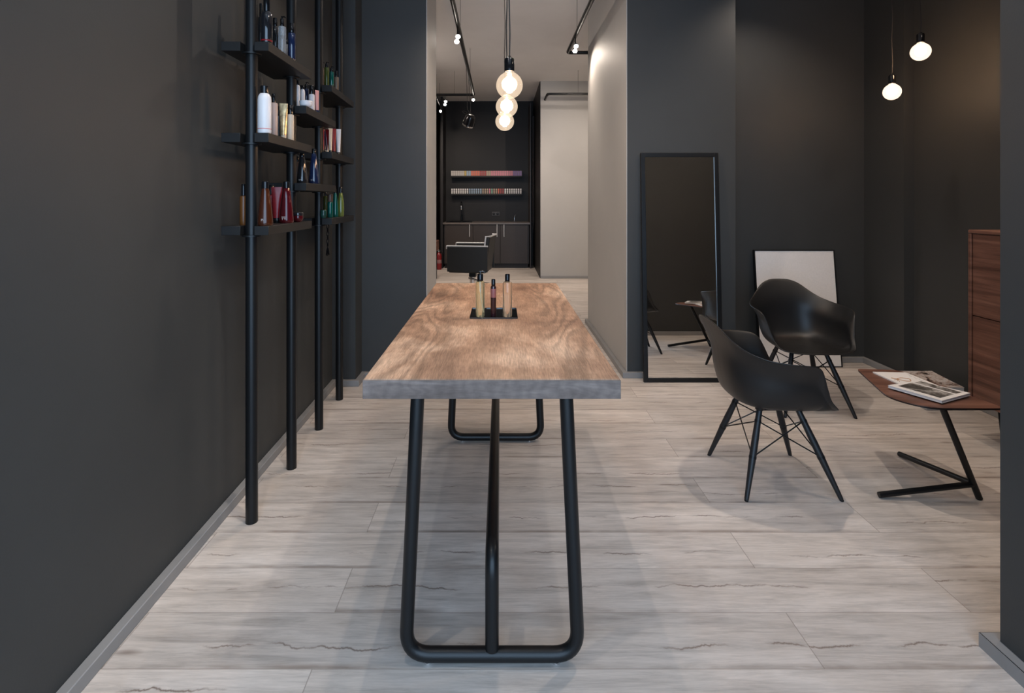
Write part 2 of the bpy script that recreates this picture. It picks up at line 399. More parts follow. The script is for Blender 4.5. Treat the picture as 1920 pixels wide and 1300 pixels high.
struct('wall_front_right', bx(nb(), 1.586, 3.6, -.9, 1.692, 0, H), M_DARK, 'charcoal wall block at the right edge of the picture', 'wall')
# shopfront behind the camera: opening with frame
b = nb(); bx(b, -1.225, 1.586, -.9, -.74, 3.02, H); bx(b, -1.225, 1.586, -.9, -.74, 0, .1)
struct('wall_shopfront', b, M_DARK, 'charcoal lintel and sill of the shopfront behind the camera', 'wall')
b = nb()
for x in (-1.2, .18, 1.54): bx(b, x-.03, x+.03, -.86, -.78, .1, 3.02)
struct('window_1', b, M_BLK, 'black shopfront window posts behind the camera', 'window')
# back room
struct('wall_back_room_left', bx(nb(), -3.6, -3.4, 4.96, 12.4, 0, H), M_GREY, 'light grey far left wall of the back room', 'wall')
struct('wall_back_room_end', bx(nb(), -3.4, 3.6, 11.74, 12.0, 0, H), M_NIGHT, 'dark end wall behind the wash counter and wall shelves', 'wall')
struct('wall_back_room_block', bx(nb(), .735, 3.6, 9.73, 11.74, 0, H), M_GREY, 'light grey wall block right of the wash counter', 'wall')
struct('wall_back_room_right', bx(nb(), 3.4, 3.6, 6.2, 9.73, 0, H), M_GREY, 'light grey far right wall of the back room', 'wall')
struct('wall_back_room_side', bx(nb(), 1.914, 3.6, 5.9, 6.2, 0, H), M_GREY, 'light grey wall closing the back room beside the passage', 'wall')
# dark side wall of the alcove left of the counter
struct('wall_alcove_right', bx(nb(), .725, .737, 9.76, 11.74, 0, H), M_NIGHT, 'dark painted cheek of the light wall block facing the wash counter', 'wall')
struct('wall_alcove_left', bx(nb(), -1.60, -1.33, 11.0, 11.74, 0, H), M_NIGHT, 'narrow dark wall left of the wash counter', 'wall')

# baseboards
BH, BT = .046, .036
def base(name, pts, label):
    """pts polyline along the wall face; board sits on the room side (left of the direction of travel)"""
    P = [Vector((x, y)) for x, y in pts]; n = len(P); off = []
    for i in range(n):
        d = []
        if i > 0: e = (P[i]-P[i-1]).normalized(); d.append(Vector((-e.y, e.x)))
        if i < n-1: e = (P[i+1]-P[i]).normalized(); d.append(Vector((-e.y, e.x)))
        if len(d) == 1: off.append(P[i]+d[0]*BT)
        else: m = (d[0]+d[1]); off.append(P[i]+m*(BT/(1+d[0].dot(d[1]))))
    bm = nb()
    for i in range(n-1):
        prism(bm, [(P[i].x, P[i].y), (P[i+1].x, P[i+1].y), (off[i+1].x, off[i+1].y), (off[i].x, off[i].y)], 0, BH)
    bmesh.ops.remove_doubles(bm, verts=bm.verts, dist=1e-5)
    dbl = [f for f in bm.faces if False]
    o = obj(name, bm, M_BASE, bevel=.003); tag(o, label, 'baseboard', kind='structure')
base('baseboard_left', [(EX0+.003, 4.96), (EX0+.003, 4.34), (-1.127, 4.34), (-1.127, 4.15), LW1, (lwx(-.7), -.7)], 'grey baseboard along the left wall and around the pilaster')
base('baseboard_right', [(3.32, 1.76), (3.32, 4.28), (3.24, 4.28), (3.24, 4.75), (1.95, 4.75)], 'grey baseboard along the right wall and alcove')
base('baseboard_middle', [(1.914, 4.34), (EX1-.003, 4.34), (EX1-.003, 6.24)], 'grey baseboard under the mirror and into the passage')
base('baseboard_front_right', [(1.586, -.7), (1.586, 1.692), (3.28, 1.692)], 'grey baseboard around the wall block at right edge')
base('baseboard_back_room', [(3.4, 9.73), (.735, 9.73)], 'grey baseboard under the light back room wall block')

# ---------------------------------------------------------------- dining-height wooden table
TX = -.026
t = thing('long_table', 'long high wooden table with black steel tube frame in the middle', 'table', (TX, 2.55, 0))
TZ0, TZ1 = .841, .90
YA, YB = 1.622-2.55, 3.48-2.55
top = obj('tabletop', bx(nb(), -.392, .392, YA+.004, YB, TZ0, TZ1), M_OAK, t, bevel=.003)
obj('front_edge', bx(nb(), -.393, .393, YA, YA+.0035, TZ0, TZ1-.002), M_OAKEND, top, bevel=.001)['label'] = 'greyish end grain front edge'
R = .0215
def uframe(y, w0=.270, w1=.232):
    z = R+.004
    pts = fillet([(-w1, y, TZ0), (-w0, y, z), (w0, y, z), (w1, y, TZ0)], .075, 8)
    return tube(nb(), pts, R, 20)
for y in (1.668-2.55, 3.19-2.55):
    f = obj('leg_frame', uframe(y), M_BLK, t)
    for x in (-.2, .2):
        obj('foot_pad', lathe(nb(), [(.012, 0), (.014, .002), (.014, .008)], 16, (x, y, 0)), M_CHROME, f)
za = .335
obj('spine_tube', tube(nb(), fillet([(0, 1.668-2.55, R*2), (0, 1.668-2.55, za), (0, 3.19-2.55, za), (0, 3.19-2.55, R*2)], .075, 8), R, 20), M_BLK, t)

# tray and three bottles on it
t = thing('square_tray', 'small square glossy black tray on the wooden table', 'tray', (-.030, 2.55, TZ1))
obj('base_plate', bx(nb(), -.110, .110, -.108, .108, 0, .004), M_BGLASS, t, bevel=.001)
b = nb()
for a in ((-.11, .11, -.108, -.105), (-.11, .11, .105, .108), (-.11, -.107, -.105, .105), (.107, .11, -.105, .105)): bx(b, a[0], a[1], a[2], a[3], .004, .007)
obj('rim', b, M_BGLASS, t)

def bottle(name, label, cat, loc, h, r, body, cap, group=None, shape='cylinder', capf=.2, capr=.6, pump=False, band=None, rot=0, capmat=None, neck=0, seg=24, writing=None, straw=None):
    """bottle with a body and a cap; h total height, r largest radius"""
    t = thing(name, label, cat, loc, rot, group)
    bh = h*(1-capf)
    if shape == 'cylinder': prof = [(r*.9, 0), (r, .004), (r, bh*.93), (r*.93, bh*.975), (r*capr*.8, bh)]
    elif shape == 'round': prof = [(r*.9, 0), (r, .006), (r, bh*.84), (r*.93, bh*.92), (r*.75, bh*.975), (r*capr, bh)]
    elif shape == 'cone': prof = [(r*.88, 0), (r, .008), (r*.97, bh*.16), (r*.78, bh*.55), (r*.55, bh*.9), (r*capr, bh)]
    elif shape == 'belly': prof = [(r*.85, 0), (r*.95, .006), (r, bh*.35), (r*.88, bh*.65), (r*.6, bh*.92), (r*capr, bh)]
    elif shape == 'jar': prof = [(r*.6, 0), (r*.85, bh*.2), (r, bh*.55), (r, bh)]
    bd = obj('body', lathe(nb(), prof, seg), body, t)
    if shape == 'jar': obj('lid', lathe(nb(), [(r*1.0, bh), (r*1.02, bh+.001), (r*1.02, h-.002), (r*.97, h)], seg), cap, t)
    else:
        ch = h if not pump else h*.93
        obj('cap', lathe(nb(), [(r*capr, bh), (r*capr*1.02, bh+.001), (r*capr, ch-.002), (r*capr*.9, ch)], seg), cap, t)
        if pump:
            b = nb(); tube(b, [(0, 0, ch), (0, 0, h-.004)], r*.16, 10); tube(b, fillet([(-r*.25, 0, h-.003), (r*.7, 0, h-.003), (r*1.0, 0, h-.009)], .004, 3), r*.17, 10)
            obj('pump_head', b, cap, t)
    if band: obj('label_band', lathe(nb(), [(r*1.01, bh*band[1]), (r*1.015, bh*band[1]+.0005), (r*1.015, bh*band[2]), (r*1.01, bh*band[2]+.0005)], seg), band[0], bd)
    if writing:
        b = nb(); s = writing[2]; random.seed(int(h*10000))
        for k in range(writing[1]):
            z = bh*(.10+.035*k); wdt = r*random.uniform(.12, .3)
            bx(b, -wdt, wdt, -r*s-.0006, -r*s, z, z+bh*.014)
        obj('printed_text', b, writing[0], bd)
    return t
g_gold = tinted_glass('pale_gold_liquid_glass', (.95, .82, .50)); g_amb = tinted_glass('peach_liquid_glass', (.96, .74, .52))
m_pink = mat('dull_pink_label', (.30, .10, .09), .4); m_wine = mat('dark_wine_gloss', (.030, .008, .010), .08, coat=.5)
TR = 'hair oils on the black tray'
x = -.092
tb = bottle('pump_bottle', 'pale gold glass bottle with black pump, leftmost on the black tray', 'bottle', (-.093, 2.475, TZ1+.0045), .212, .0205, g_gold, M_BGLOSS, TR, 'cylinder', .22, .66, pump=True, rot=.2)
obj('dip_tube', tube(nb(), [(-.002, 0, .168), (.002, 0, .09), (.011, 0, .02)], .0016, 8), M_PAPER, tb)
bottle('slim_bottle', 'slim dark bottle with pink label in the middle of the black tray', 'bottle', (-.032, 2.475, TZ1+.0045), .172, .0130, m_wine, M_BGLOSS, TR, 'cylinder', .17, .72, band=(m_pink, .62, .90))
bottle('oil_bottle', 'peach tinted glass bottle with plain black cap, rightmost on the black tray', 'bottle', (.033, 2.475, TZ1+.0045), .196, .0218, g_amb, M_BGLOSS, TR, 'cylinder', .17, .50)

# ---------------------------------------------------------------- shelf unit on black poles
sh = thing('pipe_shelving', 'tall black shelving of four floor-to-ceiling pipes carrying staggered boards by left wall', 'shelf', (0, 0, 0))
PO = [(-1.116, 2.395), (-1.124, 2.872), (-1.142, 3.36), (-1.163, 3.855)]
for px, py in PO:
    p = obj('pole', tube(nb(), [(px, py, 0), (px, py, H)], .026, 24), M_BLK, sh)
def board(i, ztop):
    (xa, ya), (xb, yb) = PO[i], PO[i+1]; L = yb-ya; w0, w1 = -.115, .094
    n = .031; e = .045
    sx = (xb-xa)/L
    def q(u, v): return (xa+u+sx*v, ya+v)
    pts = []
    # U notches around both poles
    def arc(vc, s):
        return [q(n*math.cos(a), vc+s*n*math.sin(a)) for a in [PI*k/8 for k in range(9)]]
    pts = [q(w0, -e)] + [q(-n, -e)] + [q(u, v) for u, v in [(-n*math.cos(PI*k/8), n*math.sin(PI*k/8)) for k in range(9)]] + [q(n, -e), q(w1, -e), q(w1, L+e), q(n, L+e)]
    pts += [q(n*math.cos(PI*k/8), L-n*math.sin(PI*k/8)) for k in range(9)] + [q(-n, L+e), q(w0, L+e)]
    o = obj('shelf_board', prism(nb(), pts, ztop-.041, ztop), M_SHELF, sh, bevel=.0012, seg=1)
    for k in (0, 1):
        cx, cy = (xa, ya) if k == 0 else (xb, yb)
        b = nb(); lathe(b, [(.03, ztop-.049), (.042, ztop-.049), (.042, ztop-.042), (.03, ztop-.042)], 20, (cx, cy, 0))
        obj('clamp_ring', b, M_BLK, o)
    return o
ZA1, ZA2, ZA3, ZB1, ZB2, ZC1, ZC2, ZC3 = 2.144, 1.741, 1.33, 1.944, 1.535, 2.158, 1.743, 1.33
for i, z in ((0, ZA1), (0, ZA2), (0, ZA3), (1, ZB1), (1, ZB2), (2, ZC1), (2, ZC2), (2, ZC3)): board(i, z)

def at(px, X): return X/((px-CXP)/F)      # depth at which a point with this X falls on pixel column px
def mm(name, col, rough=.3, **k): return MATS.get(name) or mat(name, col, rough, **k)
m_white = mm('white_bottle_plastic', (.66, .65, .66), .35); m_cream = mm('cream_bottle_plastic', (.60, .50, .38), .35)
m_blush = mm('blush_bottle_plastic', (.50, .37, .32), .3); m_red = mm('red_tube_plastic', (.20, .008, .013), .25)
m_dred = mm('deep_red_gloss', (.055, .003, .006), .06, coat=.2); m_amber = mm('amber_brown_gloss', (.045, .011, .004), .06, coat=.2)
m_orange = mm('orange_bottle_plastic', (.12, .042, .008), .3); m_dark = mm('smoky_black_gloss', (.012, .012, .014), .07, coat=.5)
m_navy = mm('navy_gloss', (.008, .016, .05), .06, coat=.6); m_teal = mm('teal_gloss', (.0, .065, .052), .1, coat=.5)
m_olive = mm('olive_green_gloss', (.045, .058, .012), .15); m_lime = mm('light_green_gloss', (.10, .13, .03), .1, coat=.5)
m_tan = mm('tan_bottle_plastic', (.12, .09, .065), .3); m_brown = mm('brown_cap_plastic', (.07, .045, .035), .3)
m_pinkt = mm('pink_tube_plastic', (.60, .30, .28), .3); m_gold = mm('gold_foil', (.75, .55, .30), .25, metal=.6, noise=.5, nscale=60)
m_clear = tinted_glass('clear_bottle_glass', (.93, .94, .95)); m_dgreen = mm('dark_green_gloss', (.01, .045, .035), .1)
m_ink = mm('pale_printed_ink', (.6, .58, .57), .5)

def tube_pack(name, label, cat, loc, h, w, body, cap, group, upright_cap=True, rot=0):
    """squeeze tube standing on its cap, crimped flat at the top"""
    t = thing(name, label, cat, loc, rot, group); ch = h*.14; bm = nb(); seg = 20; rings = []
    for k in range(9):
        u = k/8; z = ch+(h-ch)*u; rx = w*(.72+.28*u); ry = w*(.72*(1-u)**.8+.04)
        rings.append([bm.verts.new((rx*math.cos(2*PI*i/seg), ry*math.sin(2*PI*i/seg), z)) for i in range(seg)])
    for a, c in zip(rings, rings[1:]):
        for i in range(seg): bm.faces.new((a[i], a[(i+1) % seg], c[(i+1) % seg], c[i]))
    bm.faces.new(list(reversed(rings[0]))); bm.faces.new(rings[-1])
    obj('tube_body', bm, body, t)
    obj('cap', lathe(nb(), [(w*.62, 0), (w*.66, .002), (w*.68, ch-.001), (w*.66, ch)], seg), cap, t)
    return t
def put(kind, px, X, z, h, r, label, body, cap=M_BGLOSS, group=None, name=None, **k):
    Y = at(px, X); loc = (X, Y, z+.0005)
    if kind == 'tube': return tube_pack(name or 'squeeze_tube', label, 'tube', loc, h, r, body, cap, group, rot=k.get('rot', .3))
    if kind == 'jar': return bottle(name or 'product_jar', label, 'jar', loc, h, r, body, cap, group, 'jar', capf=.35)
    return bottle(name or 'product_bottle', label, 'bottle', loc, h, r, body, cap, group, kind, **k)
G = ['products on the nearest pipe column, top board', 'products on the nearest pipe column, middle board', 'products on the nearest pipe column, lowest board',
     'products on the middle column, upper board', 'products on the middle column, lower board', 'products on the far column, top board', 'products on the far column, middle board', 'products on the far column, lowest board']
# nearest column, top board
put('cylinder', 489.5, -1.158, ZA1, .25, .013, 'thin tall black bottle at near end of the highest near shelf', m_dark, group=G[0], capf=.25)
put('round', 500, -1.075, ZA1, .232, .026, 'large smoky black bottle with red mark on the highest near shelf', m_dark, group=G[0], capf=.28, capr=.55, band=(m_red, .16, .2))
put('round', 516, -1.120, ZA1, .205, .018, 'dark grey bottle behind clear bottle on the highest near shelf', m_dark, group=G[0], capf=.2)
put('cylinder', 529, -1.062, ZA1, .195, .0185, 'clear glass bottle with black pump on the highest near shelf', m_clear, group=G[0], capf=.25, capr=.5, pump=True, name='pump_bottle')
put('cylinder', 537.5, -1.115, ZA1, .14, .014, 'short clear vial near middle pole on the highest near shelf', m_clear, group=G[0], capf=.2)
put('cylinder', 547, -1.048, ZA1, .187, .0185, 'dark blue glossy bottle at far end of the highest near shelf', m_navy, group=G[0], capf=.25, capr=.7)
# nearest column, middle board
put('round', 496, -1.052, ZA2, .212, .029, 'large white spray can with black cap on the middle near shelf', m_white, group=G[1], capf=.16, capr=.6, name='spray_can', band=(mm('faint_red_print', (.5, .2, .2), .4), .1, .12))
put('cylinder', 513.5, -1.07, ZA2, .205, .0175, 'blush pink bottle with slim black cap beside the white can', m_blush, group=G[1], capf=.2, capr=.5)
put('cylinder', 523, -1.14, ZA2, .18, .014, 'black bottle standing behind the gold patterned tube', m_dark, group=G[1])
tube_g = put('tube', 531.5, -1.08, ZA2, .184, .0205, 'gold foil patterned tube on the middle near shelf', m_gold, cap=m_cream, group=G[1])
put('cylinder', 544.5, -1.062, ZA2, .182, .0175, 'cream bottle with black cap at far end of the middle near shelf', m_cream, group=G[1], capf=.25, capr=.75)
# nearest column, lowest board
put('cylinder', 457, -1.165, ZA3, .187, .017, 'slim orange bottle half hidden behind the nearest pole', m_orange, group=G[2], capf=.28)
put('cone', 497.5, -1.050, ZA3, .197, .0335, 'amber brown tapered bottle with tall black cap on the lowest near shelf', m_amber, group=G[2], capf=.16, capr=.45, writing=(m_ink, 3, .95))
put('cylinder', 509, -1.165, ZA3, .190, .021, 'red bottle with black cap behind the amber tapered bottle', m_red, group=G[2], capf=.26)
put('tube', 519, -1.11, ZA3, .178, .026, 'bright red squeeze tube standing between two tapered bottles', m_red, group=G[2])
put('cone', 537, -1.058, ZA3, .205, .035, 'deep red tapered bottle beside the small red jar', m_dred, group=G[2], capf=.16, capr=.42, writing=(m_ink, 3, .95))
put('jar', 558.5, -1.048, ZA3, .050, .027, 'small round red jar with dark lid on the lowest near shelf', m_dred, cap=m_dark, group=G[2])
# middle column, upper board
put('round', 558, -1.115, ZB1, .155, .0135, 'white slim bottle with black cap at near end of upper middle shelf', m_white, group=G[3], capf=.15)
put('round', 567.3, -1.112, ZB1, .143, .0135, 'shorter white bottle with black cap, second on upper middle shelf', m_white, group=G[3], capf=.15)
put('cylinder', 574.5, -1.135, ZB1, .190, .0145, 'navy bottle with black pump standing behind the white ones', m_navy, group=G[3], pump=True, name='pump_bottle')
put('cylinder', 584.5, -1.080, ZB1, .155, .0165, 'wider white bottle with tall black cap on upper middle shelf', m_white, group=G[3], capf=.32, capr=.75)
put('jar', 573.5, -1.046, ZB1, .032, .033, 'flat white jar in front of white bottles on upper middle shelf', m_white, cap=m_white, group=G[3])
put('tube', 594.5, -1.062, ZB1, .135, .0135, 'pale pink squeeze tube at far end of upper middle shelf', m_pinkt, cap=m_navy, group=G[3], rot=1)
# middle column, lower board
put('cone', 566.5, -1.100, ZB2, .172, .030, 'blackish tapered glass bottle on the lower middle shelf', m_dark, group=G[4], capf=.15, capr=.42, writing=(m_ink, 2, .95))
put('cylinder', 558, -1.165, ZB2, .16, .016, 'dark brown bottle at back of the lower middle shelf', m_brown, group=G[4])
put('cone', 588.5, -1.080, ZB2, .205, .030, 'dark blue tapered glass bottle on the lower middle shelf', m_navy, group=G[4], capf=.14, capr=.42, writing=(m_ink, 2, .95))
# far column, top board
put('cylinder', 604, -1.175, ZC1, .195, .014, 'brownish grey pump bottle at near end of farthest top shelf', m_tan, group=G[5], pump=True, name='pump_bottle')
put('cylinder', 612.5, -1.125, ZC1, .180, .0155, 'olive green pump bottle on the farthest top shelf', m_olive, group=G[5], pump=True, name='pump_bottle')
put('cylinder', 621.5, -1.125, ZC1, .175, .0155, 'teal pump bottle on the farthest top shelf', m_teal, group=G[5], pump=True, name='pump_bottle')
put('cylinder', 630.5, -1.120, ZC1, .165, .0165, 'tan bottle at far end of the farthest top shelf', m_tan, group=G[5], capf=.25)
# far column, middle board
put('tube', 605.5, -1.135, ZC2, .150, .012, 'small red tube nearest the pole on the farthest middle shelf', m_red, group=G[6], rot=1.1)
put('tube', 609.5, -1.165, ZC2, .155, .012, 'narrow navy tube between red tubes on farthest middle shelf', m_navy, group=G[6], rot=1.1)
put('tube', 613.5, -1.125, ZC2, .158, .014, 'dark red tube left of the cream tube on farthest middle shelf', m_dred, cap=m_cream, group=G[6], rot=.9)
put('tube', 619.5, -1.115, ZC2, .170, .014, 'orange cream tube in the middle of farthest middle shelf', m_cream, group=G[6], rot=.6)
put('tube', 626, -1.118, ZC2, .178, .0155, 'bright red tube left of the white one on farthest middle shelf', m_red, group=G[6], rot=.5)
put('tube', 634.5, -1.112, ZC2, .185, .017, 'white tube at far end of the farthest middle shelf', m_white, group=G[6], rot=.3)
# far column, lowest board
put('jar', 606.5, -1.100, ZC3, .050, .019, 'dark green low jar by the pole on farthest lowest shelf', m_dgreen, cap=m_dgreen, group=G[7])
put('cylinder', 611, -1.165, ZC3, .165, .0165, 'olive bottle behind the dark green jar on farthest lowest shelf', m_olive, group=G[7], capf=.15)
put('cylinder', 619, -1.090, ZC3, .148, .0175, 'teal bottle with brown cap on farthest lowest shelf', m_teal, cap=m_brown, group=G[7], capf=.32, capr=.95)
put('cone', 628.5, -1.100, ZC3, .185, .021, 'teal tapered bottle on farthest lowest shelf', m_teal, group=G[7], capf=.15, capr=.45)
put('belly', 639, -1.082, ZC3, .200, .0225, 'light green curved bottle at far end of farthest lowest shelf', m_lime, group=G[7], capf=.2, capr=.45)

# chain hanging from the farthest lowest board
t = thing('hanging_chain', 'dark chain with a tassel hanging under the farthest lowest shelf', 'chain', (-1.118, 3.455, 1.289))
b = nb()
for k in range(6):
    z = -.0175-.024*k; a = PI/2*(k % 2); pts = []
    for i in range(12):
        th = 2*PI*i/12; u = .008*math.cos(th); pts.append((u*math.cos(a), u*math.sin(a), z+.0145*math.sin(th)))
    closed_tube(b, pts, .0028, 6)
obj('chain_links', b, M_BGLOSS, t)
b = nb()
for k in range(7):
    a = k*.9; tube(b, [(0, 0, -.150), (.006*math.cos(a), .006*math.sin(a), -.17), (.010*math.cos(a), .010*math.sin(a), -.20-.004*(k % 3))], .0024, 6)
obj('tassel', b, M_BGLOSS, t)

# ---------------------------------------------------------------- moulded armchairs
def catmull(P, n):
    out = []
    for i in range(len(P)-1):
        p0, p1, p2, p3 = P[max(i-1, 0)], P[i], P[i+1], P[min(i+2, len(P)-1)]
        for k in range(n):
            t = k/n; out.append(.5*((2*p1)+(p2-p0)*t+(2*p0-5*p1+4*p2-p3)*t*t+(3*p1-p0-3*p2+p3)*t*t*t))
    out.append(P[-1]); return out
def shell_mesh():
    # rim from back centre to front centre (lateral, forward, height) and matching bowl-edge points
    rim = [(0, -.335, .838), (.07, -.330, .834), (.135, -.310, .808), (.19, -.275, .762), (.24, -.225, .722), (.290, -.155, .698), (.320, -.075, .688), (.326, .0, .682),
           (.318, .055, .674), (.304, .090, .652), (.290, .112, .608), (.276, .134, .55), (.264, .165, .49), (.238, .210, .446), (.15, .232, .428), (.07, .238, .426), (0, .240, .426)]
    bowl = [(0, -.222, 0), (.055, -.220, 0), (.105, -.212, 0), (.150, -.192, 0), (.185, -.160, 0), (.212, -.11, 0), (.226, -.05, 0), (.232, .0, 0),
            (.234, .045, 0), (.236, .08, 0), (.237, .105, 0), (.236, .13, 0), (.230, .155, 0), (.20, .178, 0), (.14, .188, 0), (.07, .192, 0), (0, .193, 0)]
    Rm = catmull([Vector(p) for p in rim], 4); Bw = catmull([Vector(p) for p in bowl], 4)
    Rm = Rm + [Vector((-p.x, p.y, p.z)) for p in reversed(Rm[1:-1])]; Bw = Bw + [Vector((-p.x, p.y, p.z)) for p in reversed(Bw[1:-1])]
    c = Vector((0, .0, .418)); bm = nb(); cv = bm.verts.new(c); cols = []
    for Rp, Bp in zip(Rm, Bw):
        h = Rp.z-.43; f = min(max(h/.12, 0), 1); bz = .424+.030*f
        pts = [c, Vector((Bp.x*.42, Bp.y*.42, .416)), Vector((Bp.x*.78, Bp.y*.78, .420)), Vector((Bp.x, Bp.y, bz))]
        if h > .02:
            for u, v_ in ((.30, .30), (.46, .64)):
                pts.append(Vector((Bp.x+(Rp.x-Bp.x)*u, Bp.y+(Rp.y-Bp.y)*u, bz+(Rp.z-bz)*v_)))
        else:
            for u, v_ in ((.35, .2), (.7, .5)):
                pts.append(Vector((Bp.x+(Rp.x-Bp.x)*u, Bp.y+(Rp.y-Bp.y)*u, bz+(Rp.z-bz)*v_)))
        pts.append(Rp)
        col = [bm.verts.new(p) for p in catmull(pts, 3)[1:]]
        h = Rp.z-.43
        # rolled lip
        ro = Vector((Rp.x, Rp.y, 0)).normalized()
        k = .008 if h > .1 else .004
        col.append(bm.verts.new(Rp+ro*k+Vector((0, 0, -.001 if h > .1 else -.006))))
        cols.append(col)
    m = len(cols)
    for i in range(m):
        a, b2 = cols[i], cols[(i+1) % m]
        bm.faces.new((cv, a[0], b2[0]))
        for k in range(len(a)-1): bm.faces.new((a[k], a[k+1], b2[k+1], b2[k]))
    return bm
def armchair(label, loc, rotz):
    t = thing('shell_armchair', label, 'chair', loc, rotz, 'black shell armchairs in the waiting corner')
    s = obj('seat_shell', shell_mesh(), M_PLAS, t, angle=80)
    so = s.modifiers.new('thick', 'SOLIDIFY'); so.thickness = .006; so.offset = -1
    ss = s.modifiers.new('sub', 'SUBSURF'); ss.levels = 1; ss.render_levels = 2
    feet = [(-.228, .232), (.228, .232), (-.228, -.225), (.228, -.225)]; tops = [(-.112, .085), (.112, .085), (-.112, -.105), (.112, -.105)]
    LG = []
    for (fx, fy), (tx, ty) in zip(feet, tops):
        a = Vector((fx, fy, .004)); b_ = Vector((tx, ty, .398)); P = [a.lerp(b_, u) for u in (0, .02, .45, .62, .85, 1)]
        lg = obj('leg', tube(nb(), P, .01, 16, radii=[.0085, .0105, .0165, .0168, .0145, .0135]), M_BWOOD, t)
        lathe_b = lathe(nb(), [(.008, 0), (.0095, .001), (.0095, .006)], 14, (fx, fy, 0)); obj('glide', lathe_b, M_BGLOSS, lg)
        LG.append((a, b_))
    b = nb()
    pairs = ((0, 1), (1, 3), (3, 2), (2, 0))
    for i, j in pairs:
        for p, q in ((i, j), (j, i)):
            lo = LG[p][0].lerp(LG[p][1], .46); hi = LG[q][0].lerp(LG[q][1], .86)
            tube(b, [lo, hi], .0032, 8)
    for a, b_ in LG:   # fixings
        for u in (.46, .86):
            c = a.lerp(b_, u); d = (b_-a).normalized(); tube(b, [c-d*.006, c+d*.006], .0178 if u < .6 else .0162, 14)
    obj('wire_bracing', b, M_BLK, t)
    b = nb()
    T = [q[1] for q in LG]
    for i, j in pairs: tube(b, [T[i]+Vector((0, 0, -.004)), T[j]+Vector((0, 0, -.004))], .006, 8)
    tube(b, [T[0], T[3]], .006, 8); tube(b, [T[1], T[2]], .006, 8)
    for v in T: lathe(b, [(.020, v.z-.004), (.022, v.z), (.022, v.z+.012), (.018, v.z+.016)], 14, (v.x, v.y, 0))
    obj('seat_mount', b, M_BLK, t)
    return t
armchair('black moulded armchair nearer the camera, seen side-on facing right', (1.405, 2.785, 0), -PI/2)
armchair('black moulded armchair in front of the white canvas, facing the camera', (2.125, 3.757, 0), PI-.04)

# ---------------------------------------------------------------- leaning mirror and canvas
def leaning(name, label, cat, xl, xr, y0, z1, y1, parts):
    """thing standing on its bottom edge at y0 and leaning back to y1 at height z1; local x across, z up, y towards the wall"""
    t = thing(name, label, cat, ((xl+xr)/2, y0, 0)); a = math.atan2(y1-y0, z1); t.rotation_euler = (-a, 0, 0)
    return t, (xr-xl)/2, math.hypot(z1, y1-y0)
t, hw, L = leaning('standing_mirror', 'tall narrow mirror in a black frame leaning against the wall', 'mirror', 1.134, 1.760, 4.205, 1.822, 4.302, None)
D = .026; fw = .034
b = nb(); bx(b, -hw, -hw+fw, 0, D, 0, L); bx(b, hw-fw, hw, 0, D, 0, L); bx(b, -hw+fw, hw-fw, 0, D, 0, fw); bx(b, -hw+fw, hw-fw, 0, D, L-fw, L)
obj('frame', b, M_BLK, t, bevel=.002)
obj('mirror_glass', bx(nb(), -hw+fw-.003, hw-fw+.003, .010, .014, fw-.003, L-fw+.003), M_MIRROR, t)
t, hw, L = leaning('canvas', 'blank off-white canvas in thin black frame leaning on the alcove wall', 'picture', 2.236, 2.945, 4.585, 1.0, 4.700, None)
D = .028; fw = .009
b = nb(); bx(b, -hw, -hw+fw, 0, D, 0, L); bx(b, hw-fw, hw, 0, D, 0, L); bx(b, -hw+fw, hw-fw, 0, D, 0, fw); bx(b, -hw+fw, hw-fw, 0, D, L-fw, L)
obj('frame', b, M_BLK, t, bevel=.001)
obj('canvas_sheet', bx(nb(), -hw+fw, hw-fw, .005, .020, fw, L-fw), M_CANVAS, t)

# ---------------------------------------------------------------- side table with magazines
TT = .475
t = thing('side_table', 'low side table with angular walnut top and black V-shaped foot', 'table', (2.31, 2.60, 0))
def rounded(poly, r, n=8):
    P = [Vector((x, y, 0)) for x, y in poly]; out = []; m = len(P)
    for i in range(m):
        a, b_, c = P[i-1], P[i], P[(i+1) % m]; rr = r[i] if isinstance(r, (list, tuple)) else r
        d1 = (a-b_).normalized(); d2 = (c-b_).normalized(); tt = min(rr, (a-b_).length*.48, (c-b_).length*.48)
        s, e = b_+d1*tt, b_+d2*tt
        for k in range(n+1):
            u = k/n; q = s*(1-u)**2+b_*2*u*(1-u)+e*u*u; out.append((q.x, q.y))
    return out
poly = [(2.045, 3.06), (1.905, 2.62), (2.00, 2.487), (2.352, 2.482), (2.262, 3.035)]
poly = [(x-2.31, y-2.60) for x, y in poly]
rp = rounded(poly, [.03, .12, .14, .04, .04])
tt = obj('tabletop', prism(nb(), rp, TT-.004, TT), M_WALT, t)
obj('underside', prism(nb(), [(x*.998, y*.998) for x, y in rp], TT-.010, TT-.0042), M_BLK, tt, bevel=.001)
J = Vector((-.018, .0, .10))
leg_top = Vector((2.105-2.31, 2.545-2.60, TT-.010)); leg_bot = Vector((2.31-2.31, 2.572-2.60, .005))
J = leg_bot.lerp(leg_top, .155)
obj('leg', tube(nb(), [leg_bot, leg_top], .0145, 18), M_BLK, t)
for fx, fy in ((1.835, 2.585), (2.245, 3.0)):
    obj('foot_bar', tube(nb(), [J, (fx-2.31, fy-2.60, .0145)], .0135, 18), M_BLK, t)
obj('mounting_plate', lathe(nb(), [(.03, TT-.016), (.05, TT-.0155), (.05, TT-.0105)], 20, (leg_top.x, leg_top.y, 0)), M_BLK, t)

